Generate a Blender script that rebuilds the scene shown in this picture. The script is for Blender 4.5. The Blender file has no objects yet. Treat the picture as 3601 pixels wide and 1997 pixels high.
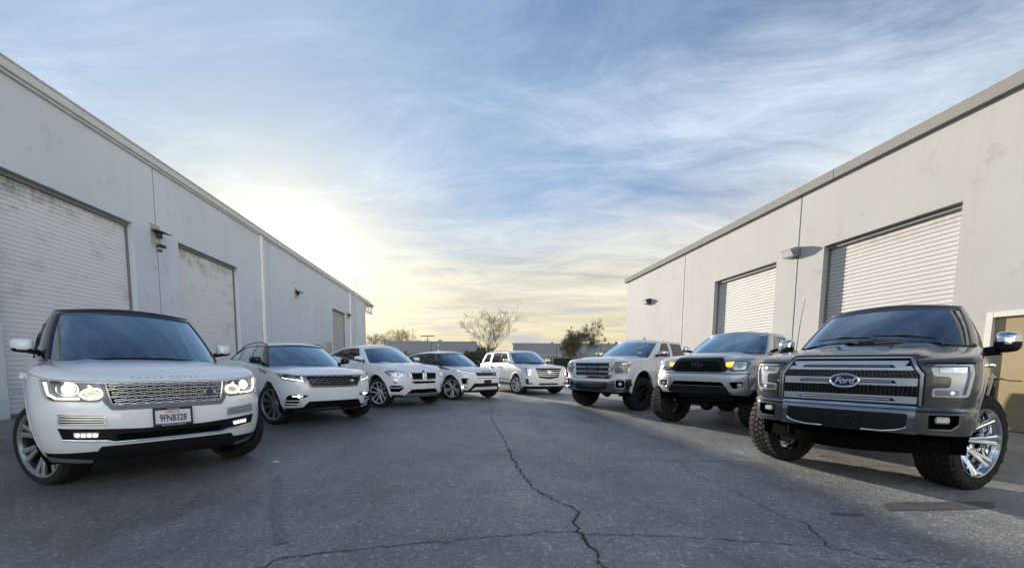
import bpy, bmesh, math, random
from mathutils import Vector, Matrix
from mathutils.bvhtree import BVHTree
R = math.radians
random.seed(7)
scn = bpy.context.scene
col = scn.collection

# ------------------------------------------------------------------ camera
CAM_H = 1.1747
cam_d = bpy.data.cameras.new('camera')
cam = bpy.data.objects.new('camera', cam_d)
col.objects.link(cam)
cam_d.sensor_width = 36.0
cam_d.sensor_fit = 'HORIZONTAL'
cam_d.lens = 36.0 * 1386.56 / 3601.0
cam_d.shift_x = (1800.5 - 1756.9) / 3601.0
cam_d.shift_y = (1402.4 - 998.5) / 3601.0
cam_d.clip_start = 0.05
cam_d.clip_end = 3000.0
_pi, _ro = -0.0861887, 0.0080130
_V = Vector((0, -math.sin(_pi), math.cos(_pi)))
_F = Vector((0, math.cos(_pi), math.sin(_pi)))
_X = Vector((1, 0, 0))
_right = math.cos(_ro) * _X + math.sin(_ro) * _V
_up = -math.sin(_ro) * _X + math.cos(_ro) * _V
_m = Matrix(((_right.x, _up.x, -_F.x, 0), (_right.y, _up.y, -_F.y, 0), (_right.z, _up.z, -_F.z, CAM_H), (0, 0, 0, 1)))
cam.matrix_world = _m
scn.camera = cam

# ------------------------------------------------------------------ light
BY = -0.0936615                      # heading of the yard (both buildings run along it)
S_ = Vector((math.sin(BY), math.cos(BY), 0))
D_ = Vector((math.cos(BY), -math.sin(BY), 0))
SUN_EL = R(12.2)
SUN_AZ = R(-27.5)                    # from +Y, clockwise positive
sun_dir = Vector((math.sin(SUN_AZ) * math.cos(SUN_EL), math.cos(SUN_AZ) * math.cos(SUN_EL), math.sin(SUN_EL)))
sd = bpy.data.lights.new('sun', 'SUN')
sd.energy = 2.5
sd.angle = R(0.6)
sd.color = (1.0, 0.90, 0.76)
sun = bpy.data.objects.new('sun', sd)
col.objects.link(sun)
sun.rotation_euler = (-sun_dir).to_track_quat('-Z', 'Y').to_euler()
sun.location = (0, 0, 30)

world = bpy.data.worlds.new('World')
scn.world = world
world.use_nodes = True
nt = world.node_tree
for n in list(nt.nodes):
    nt.nodes.remove(n)
def WN(t, **k):
    n = nt.nodes.new(t)
    for a, b in k.items():
        setattr(n, a, b)
    return n
def WL(a, b):
    nt.links.new(a, b)
def wmath(op, a, b=None, clamp=False):
    n = WN('ShaderNodeMath', operation=op)
    n.use_clamp = clamp
    for i, v in enumerate((a, b)):
        if v is None: continue
        if isinstance(v, (int, float)): n.inputs[i].default_value = v
        else: WL(v, n.inputs[i])
    return n.outputs[0]
def wramp(fac, stops):
    n = WN('ShaderNodeValToRGB')
    r = n.color_ramp
    while len(r.elements) < len(stops): r.elements.new(0.5)
    for e, (p, c) in zip(r.elements, stops):
        e.position = p
        e.color = (c[0], c[1], c[2], 1) if isinstance(c, tuple) else (c, c, c, 1)
    WL(fac, n.inputs[0])
    return n.outputs[0]
def wmix(fac, a, b, blend='MIX'):
    n = WN('ShaderNodeMix', data_type='RGBA', blend_type=blend)
    for i, v in ((0, fac), (6, a), (7, b)):
        if isinstance(v, (int, float)): n.inputs[i].default_value = v
        elif isinstance(v, tuple): n.inputs[i].default_value = (*v, 1)
        else: WL(v, n.inputs[i])
    return n.outputs[2]
out = WN('ShaderNodeOutputWorld')
bg = WN('ShaderNodeBackground')
SKY_STR = 0.092
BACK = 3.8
SKY_TINT = (0.32, 0.40, 0.53)
GLOW1, GLOW2, GLOW3 = (4.5, 4.2, 3.1), (2.0, 1.8, 1.2), (0.0, 0.0, 0.0)
bg.inputs[1].default_value = SKY_STR
sky = WN('ShaderNodeTexSky', sky_type='NISHITA')
sky.sun_disc = False
sky.sun_elevation = SUN_EL
sky.sun_rotation = SUN_AZ
sky.air_density = 1.0
sky.dust_density = 0.3
sky.ozone_density = 2.0
tc = WN('ShaderNodeTexCoord')
gen = tc.outputs['Generated']
sep = WN('ShaderNodeSeparateXYZ'); WL(gen, sep.inputs[0])
zz = wmath('MAXIMUM', sep.outputs[2], 0.0)
zden = wmath('ADD', zz, 0.10)
px = wmath('DIVIDE', sep.outputs[0], zden)
py = wmath('DIVIDE', sep.outputs[1], zden)
cmb = WN('ShaderNodeCombineXYZ'); WL(px, cmb.inputs[0]); WL(py, cmb.inputs[1])
def wnoise(scale, rot, sc, detail, rough, dist, off=(0, 0, 0)):
    mp = WN('ShaderNodeMapping')
    mp.inputs['Location'].default_value = off
    mp.inputs['Rotation'].default_value = (0, 0, R(rot))
    mp.inputs['Scale'].default_value = sc
    WL(cmb.outputs[0], mp.inputs[0])
    n = WN('ShaderNodeTexNoise')
    n.inputs['Scale'].default_value = scale
    n.inputs['Detail'].default_value = detail
    n.inputs['Roughness'].default_value = rough
    n.inputs['Distortion'].default_value = dist
    WL(mp.outputs[0], n.inputs[0])
    return n.outputs[0]
streak = wnoise(0.70, 28, (0.50, 1.25, 1), 10, 0.62, 0.8, (3.1, 0.4, 0))
broad = wnoise(0.36, -14, (0.75, 1.2, 1), 4, 0.5, 0.5, (2.0, 5.0, 0))
fine = wnoise(2.2, 36, (0.60, 1.35, 1), 9, 0.68, 1.0, (0, 2, 0))
cs = wmath('ADD', wmath('MULTIPLY', streak, 0.62), wmath('ADD', wmath('SUBTRACT', wmath('MULTIPLY', broad, 0.92), 0.15), wmath('MULTIPLY', fine, 0.26)))
# angle to the sun
vd = WN('ShaderNodeVectorMath', operation='DOT_PRODUCT')
WL(gen, vd.inputs[0]); vd.inputs[1].default_value = sun_dir
dot = wmath('MAXIMUM', vd.outputs['Value'], 0.0)
g1 = wmath('POWER', dot, 260.0)
g2 = wmath('POWER', dot, 40.0)
g3 = wmath('POWER', dot, 10.0)
# veil: more high cloud towards the sun and towards the horizon
veil = wmath('ADD', cs, wmath('MULTIPLY', g3, 0.05))
low = wmath('SUBTRACT', 1.0, wmath('MULTIPLY', zz, 1.75), True)
veil = wmath('ADD', veil, wmath('MULTIPLY', low, 0.33))
cov = wramp(veil, [(0.60, 0.05), (0.73, 0.28), (0.89, 0.74), (1.0, 0.92)])
# cloud light: cool white overhead, cream low down, white round the sun
ccol = wramp(zz, [(0.0, (3.6, 2.95, 1.8)), (0.07, (4.2, 3.65, 2.45)), (0.17, (4.2, 4.0, 3.2)), (0.28, (3.7, 3.8, 3.7)), (0.40, (3.25, 3.85, 4.5)), (1.0, (3.0, 3.85, 5.0))])
shade = wramp(wmath('ADD', wmath('MULTIPLY', fine, 0.5), wmath('MULTIPLY', streak, 0.5)), [(0.36, 0.66), (0.50, 0.92), (0.60, 1.08)])
ccol = wmix(1.0, ccol, shade, 'MULTIPLY')
# added fill: unseen cloud behind the camera brightened to lift shaded fronts
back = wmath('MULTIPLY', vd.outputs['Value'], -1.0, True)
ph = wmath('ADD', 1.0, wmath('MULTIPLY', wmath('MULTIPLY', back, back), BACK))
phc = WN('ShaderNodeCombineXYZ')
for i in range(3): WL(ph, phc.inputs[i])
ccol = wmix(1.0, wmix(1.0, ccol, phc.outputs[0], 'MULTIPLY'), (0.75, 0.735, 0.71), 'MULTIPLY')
blue = wmix(1.0, sky.outputs[0], SKY_TINT, 'MULTIPLY')
blue = wmix(wmath('MULTIPLY', g2, 0.85), wmix(wmath('MULTIPLY', wmath('POWER', dot, 5.0), 0.9), blue, (1.5, 2.0, 2.6)), (3.6, 3.4, 2.8))
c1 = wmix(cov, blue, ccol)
# grey bars of cloud low over the horizon
az = wmath('ARCTAN2', sep.outputs[0], sep.outputs[1])
bc = WN('ShaderNodeCombineXYZ'); WL(wmath('MULTIPLY', az, 2.6), bc.inputs[0]); WL(wmath('MULTIPLY', zz, 26.0), bc.inputs[1])
bn = WN('ShaderNodeTexNoise'); bn.inputs['Scale'].default_value = 0.8; bn.inputs['Detail'].default_value = 5; bn.inputs['Roughness'].default_value = 0.5; bn.inputs['Distortion'].default_value = 0.3
WL(bc.outputs[0], bn.inputs[0]); bar = bn.outputs[0]
barm = wmath('MULTIPLY', wramp(bar, [(0.52, 0.0), (0.62, 1.0)]), wramp(zz, [(0.0, 0.6), (0.04, 0.95), (0.15, 0.8), (0.24, 0.0)]))
c2 = wmix(wmath('MULTIPLY', barm, 0.85), c1, (1.75, 1.95, 2.25))
hz = wmath('SUBTRACT', 1.22, wmath('MULTIPLY', zz, 2.5), True)      # the aureole swells in the thick air low down
g2 = wmath('MULTIPLY', wmath('POWER', dot, 24.0), hz)
def gl(f, c): return wmix(f, (0, 0, 0), c)
glow = wmix(1.0, wmix(1.0, gl(g2, GLOW2), gl(g1, GLOW1), 'ADD'), gl(g3, GLOW3), 'ADD')
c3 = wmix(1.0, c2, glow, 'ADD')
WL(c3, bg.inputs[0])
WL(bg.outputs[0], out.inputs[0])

scn.view_settings.view_transform = 'Standard'
scn.view_settings.look = 'None'
scn.view_settings.exposure = 1.72
scn.view_settings.gamma = 1.0
scn.view_settings.use_curve_mapping = False
scn.cycles.max_bounces = 10
scn.cycles.transparent_max_bounces = 16
scn.cycles.caustics_reflective = False
scn.cycles.caustics_refractive = False
scn.cycles.sample_clamp_indirect = 6.0
# ------------------------------------------------------------------ materials
MATS = {}
def newmat(name):
    m = bpy.data.materials.new(name)
    m.use_nodes = True
    MATS[name] = m
    t = m.node_tree
    b = t.nodes['Principled BSDF']
    return m, t, b
def tex(t, kind, scale, coord='Object', detail=4, rough=0.55, sc=None, dist=0.0, rot=None):
    if coord == 'Position':
        src = t.nodes.new('ShaderNodeNewGeometry').outputs['Position']
    else:
        src = t.nodes.new('ShaderNodeTexCoord').outputs[coord]
    if sc or rot:
        mp = t.nodes.new('ShaderNodeMapping')
        if sc: mp.inputs['Scale'].default_value = sc
        if rot: mp.inputs['Rotation'].default_value = rot
        t.links.new(src, mp.inputs[0])
        src = mp.outputs[0]
    n = t.nodes.new(kind)
    n.inputs['Scale'].default_value = scale
    if kind == 'ShaderNodeTexNoise':
        n.inputs['Detail'].default_value = detail
        n.inputs['Roughness'].default_value = rough
        n.inputs['Distortion'].default_value = dist
    t.links.new(src, n.inputs['Vector'])
    return n
def ramp(t, fac, stops):
    n = t.nodes.new('ShaderNodeValToRGB')
    r = n.color_ramp
    while len(r.elements) < len(stops): r.elements.new(0.5)
    for e, (p, c) in zip(r.elements, stops):
        e.position = p
        e.color = (*c, 1) if isinstance(c, tuple) else (c, c, c, 1)
    t.links.new(fac, n.inputs[0])
    return n.outputs[0]
def mixc(t, fac, a, b, blend='MIX'):
    n = t.nodes.new('ShaderNodeMix'); n.data_type = 'RGBA'; n.blend_type = blend
    for i, v in ((0, fac), (6, a), (7, b)):
        if isinstance(v, (int, float)): n.inputs[i].default_value = v
        elif isinstance(v, tuple): n.inputs[i].default_value = (*v, 1)
        else: t.links.new(v, n.inputs[i])
    return n.outputs[2]
def bump(t, b, h, strength, dist=0.01):
    n = t.nodes.new('ShaderNodeBump')
    n.inputs['Strength'].default_value = strength
    n.inputs['Distance'].default_value = dist
    t.links.new(h, n.inputs['Height'])
    t.links.new(n.outputs[0], b.inputs['Normal'])
def simple(name, c, rough=0.5, metal=0.0, coat=0.0, spec=0.5, var=0.06, vs=9.0, bs=0.0, bscale=60.0):
    m, t, b = newmat(name)
    n = tex(t, 'ShaderNodeTexNoise', vs, detail=5)
    lo = tuple(max(0, x * (1 - var)) for x in c); hi = tuple(min(1, x * (1 + var)) for x in c)
    t.links.new(ramp(t, n.outputs[0], [(0.3, lo), (0.7, hi)]), b.inputs['Base Color'])
    b.inputs['Roughness'].default_value = rough
    b.inputs['Metallic'].default_value = metal
    b.inputs['Coat Weight'].default_value = coat
    b.inputs['Coat Roughness'].default_value = 0.03
    b.inputs['Specular IOR Level'].default_value = spec
    if bs:
        k = tex(t, 'ShaderNodeTexNoise', bscale, detail=3)
        bump(t, b, k.outputs[0], bs)
    return m
def paint(name, c, metal=0.0, rough=0.45, flake=0.0, dirt=(0.30, 0.27, 0.23)):
    m, t, b = newmat(name)
    n = tex(t, 'ShaderNodeTexNoise', 2.2, detail=6, rough=0.65)
    g = t.nodes.new('ShaderNodeTexCoord'); s = t.nodes.new('ShaderNodeSeparateXYZ')
    t.links.new(g.outputs['Object'], s.inputs[0])
    lo = t.nodes.new('ShaderNodeMapRange')            # road film on the lower sills
    lo.inputs['From Min'].default_value = 0.25; lo.inputs['From Max'].default_value = 0.75
    lo.inputs['To Min'].default_value = 0.30; lo.inputs['To Max'].default_value = 0.0
    t.links.new(s.outputs[2], lo.inputs['Value'])
    mul = t.nodes.new('ShaderNodeMath'); mul.operation = 'MULTIPLY'
    t.links.new(lo.outputs[0], mul.inputs[0])
    t.links.new(ramp(t, n.outputs[0], [(0.35, 0.1), (0.7, 0.9)]), mul.inputs[1])
    cc = mixc(t, mul.outputs[0], c, dirt)
    t.links.new(cc, b.inputs['Base Color'])
    b.inputs['Metallic'].default_value = metal
    b.inputs['Roughness'].default_value = rough
    b.inputs['Coat Weight'].default_value = 1.0
    b.inputs['Coat Roughness'].default_value = 0.035
    b.inputs['Coat IOR'].default_value = 1.55
    if flake:
        k = tex(t, 'ShaderNodeTexNoise', 900, detail=1)
        bump(t, b, k.outputs[0], flake, 0.002)
    return m
def emit(name, c, s):
    m, t, b = newmat(name)
    b.inputs['Base Color'].default_value = (*[min(1, x) for x in c], 1)
    b.inputs['Emission Color'].default_value = (*c, 1)
    b.inputs['Emission Strength'].default_value = s
    return m
def glass(name, tint, refl=1.0, ior=1.5, rough=0.0, gcol=(1, 1, 1)):
    m = bpy.data.materials.new(name); m.use_nodes = True; MATS[name] = m
    t = m.node_tree
    for n in list(t.nodes): t.nodes.remove(n)
    o = t.nodes.new('ShaderNodeOutputMaterial')
    tr = t.nodes.new('ShaderNodeBsdfTransparent'); tr.inputs[0].default_value = (*tint, 1)
    gl = t.nodes.new('ShaderNodeBsdfGlossy'); gl.inputs['Roughness'].default_value = rough
    gl.inputs[0].default_value = (*gcol, 1)
    fr = t.nodes.new('ShaderNodeFresnel'); fr.inputs[0].default_value = ior
    mu = t.nodes.new('ShaderNodeMath'); mu.operation = 'MULTIPLY'; mu.use_clamp = True; mu.inputs[1].default_value = refl
    t.links.new(fr.outputs[0], mu.inputs[0])
    mx = t.nodes.new('ShaderNodeMixShader')
    t.links.new(mu.outputs[0], mx.inputs[0]); t.links.new(tr.outputs[0], mx.inputs[1]); t.links.new(gl.outputs[0], mx.inputs[2])
    t.links.new(mx.outputs[0], o.inputs[0])
    return m

paint('paint_white', (0.85, 0.875, 0.905))
paint('paint_pearl', (0.87, 0.865, 0.85), rough=0.38)
paint('paint_silver', (0.62, 0.635, 0.66), metal=0.65, rough=0.36, flake=0.05)
paint('paint_magnetic', (0.092, 0.089, 0.085), metal=0.5, rough=0.36, flake=0.05)
paint('paint_black', (0.006, 0.006, 0.007), rough=0.3)
simple('plastic_black', (0.009, 0.009, 0.010), 0.55, spec=0.3, bs=0.15, bscale=220)
simple('plastic_gloss', (0.008, 0.008, 0.009), 0.12)
simple('plastic_grey', (0.16, 0.165, 0.17), 0.42)
simple('void_black', (0.004, 0.004, 0.004), 0.9, spec=0.05)
simple('chrome', (0.82, 0.83, 0.84), 0.06, 1.0, var=0.01)
simple('satin_silver', (0.60, 0.61, 0.63), 0.24, 0.9, var=0.03)
simple('bright_trim', (0.66, 0.68, 0.70), 0.3, 0.55, var=0.03)
simple('dark_chrome', (0.17, 0.17, 0.18), 0.2, 0.9)
simple('bumper_chrome', (0.30, 0.31, 0.33), 0.16, 1.0, var=0.03)
simple('rim_silver', (0.62, 0.63, 0.65), 0.30, 0.6)
simple('rim_bright', (0.74, 0.75, 0.77), 0.25, 0.6)
simple('rim_grey', (0.36, 0.37, 0.385), 0.3, 0.6)
simple('rim_dark', (0.035, 0.036, 0.04), 0.3, 0.6)
simple('rim_black', (0.010, 0.010, 0.011), 0.28)
simple('rubber', (0.013, 0.013, 0.014), 0.82, var=0.35, vs=14, bs=0.2, bscale=90)
simple('rubber_dusty', (0.024, 0.022, 0.020), 0.9, var=0.45, vs=10, bs=0.25, bscale=60)
simple('brake_metal', (0.12, 0.11, 0.10), 0.45, 0.8)
simple('interior_black', (0.020, 0.020, 0.022), 0.7)
simple('interior_tan', (0.16, 0.14, 0.12), 0.75)
simple('lamp_reflector', (0.50, 0.51, 0.53), 0.18, 0.85)
simple('lamp_housing', (0.035, 0.035, 0.037), 0.3)
simple('lamp_grey', (0.30, 0.31, 0.31), 0.25, 0.4)
simple('lamp_frost', (0.72, 0.76, 0.77), 0.2, 0.1)
simple('amber_lens', (0.62, 0.20, 0.03), 0.2)
simple('plate_white', (0.78, 0.79, 0.80), 0.4)
simple('plate_navy', (0.012, 0.018, 0.06), 0.5)
simple('script_red', (0.55, 0.03, 0.03), 0.5)
simple('badge_blue', (0.010, 0.022, 0.10), 0.15)
simple('badge_green', (0.03, 0.05, 0.045), 0.3)
simple('paper_white', (0.78, 0.78, 0.78), 0.6)
emit('lamp_white', (1.0, 0.95, 0.84), 5.0)
emit('lamp_warm', (1.0, 0.92, 0.74), 1.5)
emit('lamp_strip', (0.96, 0.98, 0.92), 0.75)
emit('lamp_soft', (0.93, 0.97, 1.0), 0.16)
emit('lamp_amber', (1.0, 0.36, 0.02), 1.1)
glass('glass_front', (0.40, 0.46, 0.50), 3.4, 1.75, 0.0, (0.74, 0.92, 1.0))
glass('glass_tint', (0.12, 0.125, 0.125), 2.8, 1.6, 0.0, (0.85, 0.95, 1.0))
glass('glass_dark', (0.025, 0.027, 0.03), 1.1, 1.55)
glass('glass_clear', (0.95, 0.96, 0.96), 0.7)

def wall_mat(name, c, stain, streak):
    m, t, b = newmat(name)
    n1 = tex(t, 'ShaderNodeTexNoise', 0.35, detail=7, rough=0.62)
    n2 = tex(t, 'ShaderNodeTexNoise', 1.1, detail=6, rough=0.7, sc=(2.2, 2.2, 0.18))
    n3 = tex(t, 'ShaderNodeTexNoise', 55, detail=3)
    base = mixc(t, ramp(t, n1.outputs[0], [(0.35, 0.0), (0.7, 1.0)]), c, tuple(x * 0.90 for x in c))
    f2 = ramp(t, n2.outputs[0], [(0.55, 0.0), (0.80, streak)])
    base = mixc(t, f2, base, stain)
    g = t.nodes.new('ShaderNodeNewGeometry'); sp = t.nodes.new('ShaderNodeSeparateXYZ'); t.links.new(g.outputs['Position'], sp.inputs[0])
    mr = t.nodes.new('ShaderNodeMapRange'); t.links.new(sp.outputs[2], mr.inputs['Value'])
    mr.inputs['From Min'].default_value = 0.0; mr.inputs['From Max'].default_value = 0.7; mr.inputs['To Min'].default_value = 0.30; mr.inputs['To Max'].default_value = 0.0
    n5 = tex(t, 'ShaderNodeTexNoise', 1.7, 'Position', detail=7, rough=0.7)
    ad = t.nodes.new('ShaderNodeMath'); ad.operation = 'ADD'; t.links.new(n5.outputs[0], ad.inputs[0]); t.links.new(mr.outputs[0], ad.inputs[1])
    base = mixc(t, ramp(t, ad.outputs[0], [(0.58, 0.0), (0.85, 0.6)]), base, tuple(x * .55 for x in stain))
    n6 = tex(t, 'ShaderNodeTexNoise', 9, 'Position', detail=6, rough=0.75, sc=(1, 1, .7))
    base = mixc(t, ramp(t, n6.outputs[0], [(0.64, 0.0), (0.76, 0.08)]), base, stain)
    t.links.new(base, b.inputs['Base Color'])
    b.inputs['Roughness'].default_value = 0.85
    b.inputs['Specular IOR Level'].default_value = 0.25
    bump(t, b, n3.outputs[0], 0.35, 0.006)
    return m
wall_mat('stucco_blue_white', (0.70, 0.745, 0.81), (0.50, 0.52, 0.53), 0.25)
wall_mat('stucco_cream', (0.50, 0.505, 0.505), (0.44, 0.40, 0.33), 0.55)
wall_mat('far_wall_grey', (0.25, 0.27, 0.30), (0.20, 0.21, 0.22), 0.5)
wall_mat('far_wall_pale', (0.45, 0.45, 0.45), (0.33, 0.32, 0.30), 0.5)
simple('joint_sealant', (0.30, 0.30, 0.34), 0.8)
simple('gutter_metal', (0.66, 0.675, 0.67), 0.5, 0.0, var=0.06, vs=2)
simple('fascia_metal', (0.30, 0.298, 0.288), 0.95, 0.0, spec=0.05, var=0.04, vs=1.2)
simple('soffit_wood', (0.22, 0.17, 0.12), 0.8)
simple('downspout_white', (0.86, 0.86, 0.84), 0.5, var=0.08)
simple('lamp_bronze', (0.045, 0.035, 0.03), 0.5)
simple('lamp_plate', (0.42, 0.42, 0.35), 0.6)
simple('roof_grey', (0.30, 0.30, 0.30), 0.8)
simple('steel_grey', (0.22, 0.22, 0.23), 0.5, 0.5)
simple('recess_dark', (0.20, 0.20, 0.20), 0.6)  # dark grey stands for the shadow gap above each door curtain
simple('fence_black', (0.012, 0.012, 0.013), 0.6)
simple('screen_black', (0.018, 0.019, 0.020), 0.85, var=0.4, vs=3)
simple('bark', (0.15, 0.115, 0.08), 0.9, var=0.3)
simple('bark_far', (0.24, 0.18, 0.11), 0.9, var=0.2)
simple('crack_dark', (0.042, 0.042, 0.040), 0.95, spec=0.1)
simple('weed_green', (0.075, 0.095, 0.025), 0.8, var=0.4, vs=20)
simple('bit_white', (0.55, 0.54, 0.50), 0.8)
simple('bit_yellow', (0.55, 0.45, 0.12), 0.8)
simple('tan_paint', (0.40, 0.33, 0.20), 0.16, coat=0.4, var=0.10, vs=1.4)
simple('frame_white', (0.66, 0.65, 0.62), 0.5)
def slat_mat(name, c, grime, ztop):
    m, t, b = newmat(name)
    n = tex(t, 'ShaderNodeTexNoise', 0.9, 'Position', detail=8, rough=0.68, sc=(1, 1, 2.2))
    n2 = tex(t, 'ShaderNodeTexNoise', 7, 'Position', detail=5, sc=(1, 1, 0.4))
    g = t.nodes.new('ShaderNodeNewGeometry'); s = t.nodes.new('ShaderNodeSeparateXYZ'); t.links.new(g.outputs['Position'], s.inputs[0])
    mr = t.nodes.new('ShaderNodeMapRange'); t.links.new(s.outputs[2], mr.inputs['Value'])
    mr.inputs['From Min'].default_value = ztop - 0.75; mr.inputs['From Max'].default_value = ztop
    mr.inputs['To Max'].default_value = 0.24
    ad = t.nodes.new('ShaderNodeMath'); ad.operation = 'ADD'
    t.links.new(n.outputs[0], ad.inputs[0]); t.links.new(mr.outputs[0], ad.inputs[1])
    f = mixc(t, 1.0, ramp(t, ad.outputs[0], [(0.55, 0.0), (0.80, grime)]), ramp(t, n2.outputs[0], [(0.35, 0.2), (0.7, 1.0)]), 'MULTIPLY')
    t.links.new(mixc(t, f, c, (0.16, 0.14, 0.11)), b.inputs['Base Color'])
    b.inputs['Roughness'].default_value = 0.65
    b.inputs['Specular IOR Level'].default_value = 0.3
    return m
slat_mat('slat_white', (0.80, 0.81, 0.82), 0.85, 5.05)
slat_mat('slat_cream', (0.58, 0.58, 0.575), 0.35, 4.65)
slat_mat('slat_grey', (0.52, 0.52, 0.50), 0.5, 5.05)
def leaf_mat(name, a, b2):
    m, t, b = newmat(name)
    n = tex(t, 'ShaderNodeTexNoise', 1.6, detail=4)
    t.links.new(ramp(t, n.outputs[0], [(0.3, a), (0.7, b2)]), b.inputs['Base Color'])
    b.inputs['Roughness'].default_value = 0.7
    b.inputs['Transmission Weight'].default_value = 0.0
    return m
leaf_mat('leaf_olive', (0.065, 0.070, 0.030), (0.13, 0.13, 0.06))
leaf_mat('leaf_dark', (0.030, 0.042, 0.018), (0.075, 0.095, 0.035))
leaf_mat('leaf_conifer', (0.03, 0.035, 0.025), (0.06, 0.06, 0.045))

def asphalt():
    m, t, b = newmat('asphalt')
    big = tex(t, 'ShaderNodeTexNoise', 0.22, detail=8, rough=0.62)
    mid = tex(t, 'ShaderNodeTexNoise', 2.3, detail=6, rough=0.7)
    agg = tex(t, 'ShaderNodeTexVoronoi', 62)
    agg2 = tex(t, 'ShaderNodeTexVoronoi', 26)
    fin = tex(t, 'ShaderNodeTexNoise', 120, detail=3)
    base = mixc(t, ramp(t, big.outputs[0], [(0.36, 0.0), (0.66, 1.0)]), (0.180, 0.181, 0.178), (0.300, 0.300, 0.292))
    # darker towards the left, paler from the middle on, with a noisy edge
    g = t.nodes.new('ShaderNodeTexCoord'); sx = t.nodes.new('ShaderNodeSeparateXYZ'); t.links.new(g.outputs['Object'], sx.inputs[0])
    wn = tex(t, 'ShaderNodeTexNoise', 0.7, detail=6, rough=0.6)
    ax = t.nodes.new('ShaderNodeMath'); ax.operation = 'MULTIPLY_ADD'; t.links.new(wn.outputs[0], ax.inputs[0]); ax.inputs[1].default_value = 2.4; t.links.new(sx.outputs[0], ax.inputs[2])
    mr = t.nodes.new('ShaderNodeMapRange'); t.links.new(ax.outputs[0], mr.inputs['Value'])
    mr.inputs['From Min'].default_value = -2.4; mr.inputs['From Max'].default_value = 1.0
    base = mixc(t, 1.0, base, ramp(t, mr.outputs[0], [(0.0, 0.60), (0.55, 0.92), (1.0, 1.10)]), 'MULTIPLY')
    pat = tex(t, 'ShaderNodeTexNoise', 0.9, detail=8, rough=0.75, sc=(1.0, 0.45, 1))
    base = mixc(t, 1.0, base, ramp(t, pat.outputs[0], [(0.38, 0.80), (0.50, 1.0), (0.66, 1.22)]), 'MULTIPLY')
    base = mixc(t, 1.0, base, ramp(t, mid.outputs[0], [(0.25, 0.72), (0.72, 1.22)]), 'MULTIPLY')
    tone = t.nodes.new('ShaderNodeSeparateColor'); t.links.new(agg.outputs['Color'], tone.inputs[0])
    base = mixc(t, 1.0, base, ramp(t, tone.outputs[0], [(0.0, 0.74), (0.5, 0.98), (0.9, 1.16), (0.985, 1.9)]), 'MULTIPLY')
    tone2 = t.nodes.new('ShaderNodeSeparateColor'); t.links.new(agg2.outputs['Color'], tone2.inputs[0])
    sp = mixc(t, 1.0, ramp(t, tone2.outputs[1], [(0.955, 0.0), (0.96, 1.0)]), ramp(t, agg2.outputs['Distance'], [(0.0, 1.0), (0.25, 0.0)]), 'MULTIPLY')
    base = mixc(t, sp, base, (0.36, 0.36, 0.35))
    # oil and tyre stains
    st = tex(t, 'ShaderNodeTexNoise', 0.55, detail=5, rough=0.55, sc=(1.4, 0.5, 1), dist=0.6)
    base = mixc(t, ramp(t, st.outputs[0], [(0.60, 0.0), (0.76, 0.55)]), base, (0.07, 0.07, 0.071))
    t.links.new(base, b.inputs['Base Color'])
    t.links.new(ramp(t, mid.outputs[0], [(0.3, 0.46), (0.7, 0.64)]), b.inputs['Roughness'])
    b.inputs['Specular IOR Level'].default_value = 0.45
    hh = mixc(t, 0.45, agg.outputs['Distance'], fin.outputs[0])
    bump(t, b, hh, 0.8, 0.012)
asphalt()
simple('stain_dark', (0.105, 0.105, 0.107), 0.7, var=0.3, vs=5)
simple('stain_soft', (0.150, 0.151, 0.150), 0.6, var=0.4, vs=30)

# ------------------------------------------------------------------ mesh helpers
def link(name, me, mat=None, parent=None):
    o = bpy.data.objects.new(name, me)
    col.objects.link(o)
    if mat and not me.materials:
        me.materials.append(MATS[mat])
    if parent is not None: o.parent = parent
    return o
def from_bm(name, bm, mat, parent=None, ang=35, smooth=True):
    bmesh.ops.remove_doubles(bm, verts=bm.verts, dist=1e-5)
    bmesh.ops.recalc_face_normals(bm, faces=bm.faces)
    me = bpy.data.meshes.new(name)
    bm.to_mesh(me); bm.free()
    if smooth:
        me.shade_smooth()
        me.set_sharp_from_angle(angle=R(ang))
    return link(name, me, mat, parent)
def from_py(name, v, f, mat, parent=None, ang=35, smooth=True, recalc=True):
    bm = bmesh.new()
    vs = [bm.verts.new(p) for p in v]
    for q in f:
        q2 = []
        for i in q:
            if vs[i] not in q2: q2.append(vs[i])
        if len(q2) > 2:
            try: bm.faces.new(q2)
            except ValueError: pass
    return from_bm(name, bm, mat, parent, ang, smooth)
def tag(o, label=None, cat=None, group=None, kind=None):
    if label: o['label'] = label
    if cat: o['category'] = cat
    if group: o['group'] = group
    if kind: o['kind'] = kind
    return o
def empty(name, loc=(0, 0, 0), rz=0.0, scale=(1, 1, 1), parent=None):
    o = bpy.data.objects.new(name, None)
    col.objects.link(o)
    o.empty_display_size = 0.2
    o.location = loc; o.rotation_euler = (0, 0, rz); o.scale = scale
    if parent is not None: o.parent = parent
    return o
def add_box(bm, lo, hi, bev=0.0, M=None):
    v = []
    for z in (lo[2], hi[2]):
        for y in (lo[1], hi[1]):
            for x in (lo[0], hi[0]):
                p = Vector((x, y, z))
                if M is not None: p = M @ p
                v.append(bm.verts.new(p))
    fs = [bm.faces.new([v[i] for i in q]) for q in ((0, 2, 3, 1), (4, 5, 7, 6), (0, 1, 5, 4), (2, 6, 7, 3), (0, 4, 6, 2), (1, 3, 7, 5))]
    if bev > 0:
        es = set(e for f in fs for e in f.edges)
        bmesh.ops.bevel(bm, geom=list(es), offset=bev, segments=1, affect='EDGES')
def box(name, lo, hi, mat, parent=None, bev=0.0, M=None):
    bm = bmesh.new(); add_box(bm, lo, hi, bev, M)
    return from_bm(name, bm, mat, parent)
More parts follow.
